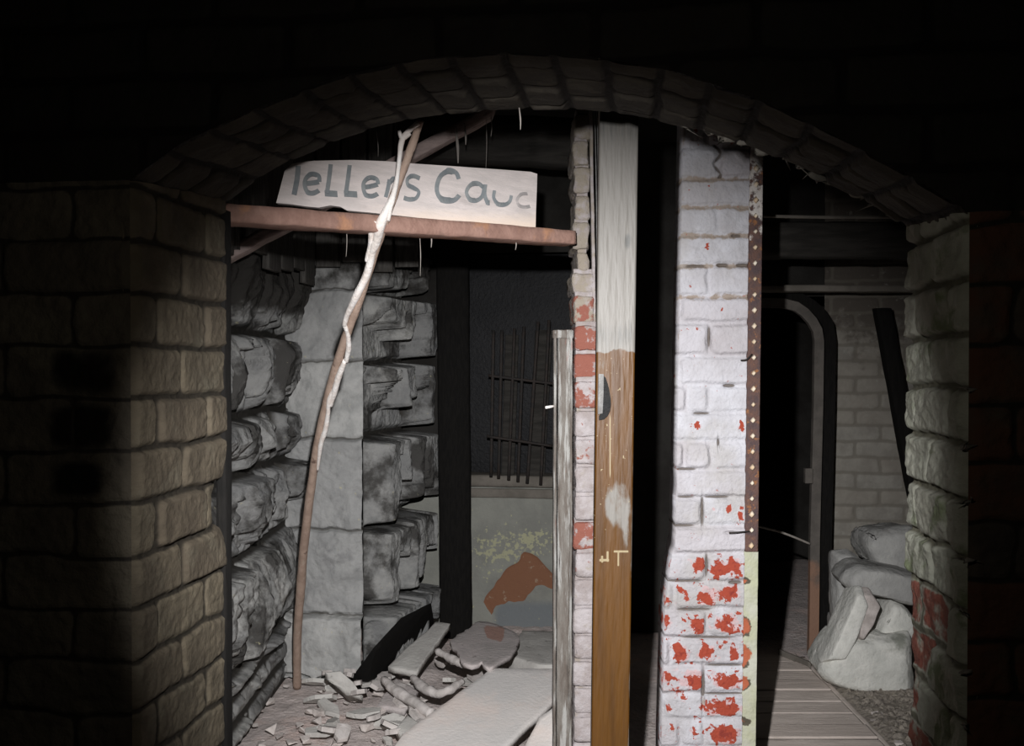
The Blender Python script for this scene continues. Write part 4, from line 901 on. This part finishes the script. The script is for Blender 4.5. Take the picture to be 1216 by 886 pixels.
for k, (px, py, z, s) in enumerate(spots):
    p = gpt(px, py, z); right = px > 900
    o = bpy.data.objects.new('rubble_chip', protos[k % 5]); COL.objects.link(o)
    o.location = (p[0], p[1], .012 if right else .018); o.rotation_euler = (r2.uniform(-.2, .2), r2.uniform(-.2, .2), r2.uniform(0, 6.28)); o.scale = (s, s * r2.uniform(.7, 1.3), s * r2.uniform(.6, 1.1))
    setp(o, 'small brown-grey stone chip lying on the gravel at right' if right else 'small pale stone chip lying on the dusty floor at left', 'stone chip', 'stone chips on the gravel' if right else 'stone chips on the dusty floor')

r2 = random.Random(21); sh = []
for k in range(4):
    r3 = random.Random(300 + k); n = 5 + k % 2; ring = [(math.cos(2 * math.pi * i / n) * r3.uniform(.6, 1.1) * .07, math.sin(2 * math.pi * i / n) * r3.uniform(.5, 1.0) * .045, 0) for i in range(n)]
    V_, F_ = slab(ring, .014, .002, .003, k); V_[:, 2] += .014
    me = bpy.data.meshes.new('plaster_shard'); me.from_pydata([tuple(v) for v in V_], [], [tuple(map(int, f)) for f in F_]); me.update(); me.materials.append(root_m if k % 2 else grey_board); sh.append(me)
for k in range(44):
    px = r2.uniform(375, 500); py = r2.uniform(800, 880)
    if k > 36: px, py = r2.uniform(520, 580), r2.uniform(772, 812)
    p = gpt(px, py, .05); s = r2.uniform(.4, 1.1); o = bpy.data.objects.new('plaster_shard', sh[k % 4]); COL.objects.link(o)
    o.location = (p[0], p[1], .035 + .03 * (k % 2)); o.rotation_euler = (r2.uniform(-.1, .55), r2.uniform(-.35, .35), r2.uniform(0, 6.28)); o.scale = (s, s, 1)
    setp(o, 'flat broken shard lying in the debris left of the large board', 'shard', 'flat shards in the debris')

# ============================================================= COBWEBS
webs = [((541, 154, 544, 194, 3.4, 2.88), 'fat dusty cobweb strand under the brace'), ((551, 150, 553, 172, 2.4, 2.88), 'short cobweb strand right of the fat one under the brace'), ((577, 137, 577, 200, .8, 2.89), 'hair-thin long cobweb thread above the lettered board'), ((583, 140, 583, 162, 1.4, 2.9), 'short cobweb strand hanging near the arch crown'),
        ((616, 128, 618, 154, 1.8, 1.66), 'twisted cobweb strand hanging from the arch crown'), ((511, 274, 512, 294, 1.4, 2.40), 'cobweb strand hanging below the middle of the ledge'), ((498, 276, 499, 328, .8, 2.38), 'thin thread hanging below the ledge'), ((612, 284, 612, 297, 1.2, 2.55), 'tiny cobweb tag under the right end of the ledge'), ((411, 266, 411, 305, .8, 2.24), 'thin thread hanging below the ledge left of the pole'), ((447, 160, 449, 186, .8, 2.55), 'thin thread above the lettered board left of the pole')]
for (x0, y0, x1, y1, w, Y), lb in webs:
    V_, F_ = tube([at(x0, y0 - 4, Y), at((x0 + x1) / 2 + 1, (y0 + y1) / 2, Y), at(x1, y1, Y)], [w * .35 / F * Y, w * .6 / F * Y, w * .2 / F * Y], 6, 0, 0, 5)
    build('cobweb_strand', V_, F_, web_m, label=lb, cat='cobweb', group='cobweb strands around the ledge')
for pp in ([(528, 204, 2.5), (524, 214, 0)],): pass

# ============================================================= LIGHT
def spot(name, loc, tgt, ang, blend, power, col=(1, 1, 1), rad=.012):
    l = bpy.data.lights.new(name, 'SPOT'); l.energy = power; l.spot_size = math.radians(ang); l.spot_blend = blend; l.color = col; l.shadow_soft_size = rad
    o = bpy.data.objects.new(name, l); COL.objects.link(o); o.location = loc; v = Vector(tgt) - Vector(loc); o.rotation_euler = v.to_track_quat('-Z', 'Y').to_euler(); return o
LP = (-.025, .45, 1.475)
spot('torch_beam', LP, tuple(at(642, 650, 2.7)), 63, .9, 395, (.99, .985, 1.0))
spot('torch_spill', LP, tuple(at(540, 500, 2.7)), 165, 1.0, 3.6, (1.0, .93, .82))
w = bpy.data.worlds.new('World'); sc.world = w; w.use_nodes = True
w.node_tree.nodes['Background'].inputs[0].default_value = (.5, .55, .7, 1); w.node_tree.nodes['Background'].inputs[1].default_value = .0
# ============================================================= CAMERA
cd = bpy.data.cameras.new('camera'); cam = bpy.data.objects.new('camera', cd); COL.objects.link(cam)
cam.location = CAM; cam.rotation_euler = (math.pi / 2 - TH, 0, 0); cd.sensor_width = 36; cd.sensor_fit = 'HORIZONTAL'; cd.lens = 36 * F / 1216; cd.clip_start = .02
sc.camera = cam
sc.view_settings.view_transform = 'Standard'; sc.view_settings.look = 'None'; sc.view_settings.gamma = 1; sc.view_settings.exposure = 0; sc.view_settings.use_curve_mapping = False
sc.cycles.use_denoising = True; sc.cycles.max_bounces = 6; sc.cycles.diffuse_bounces = 3
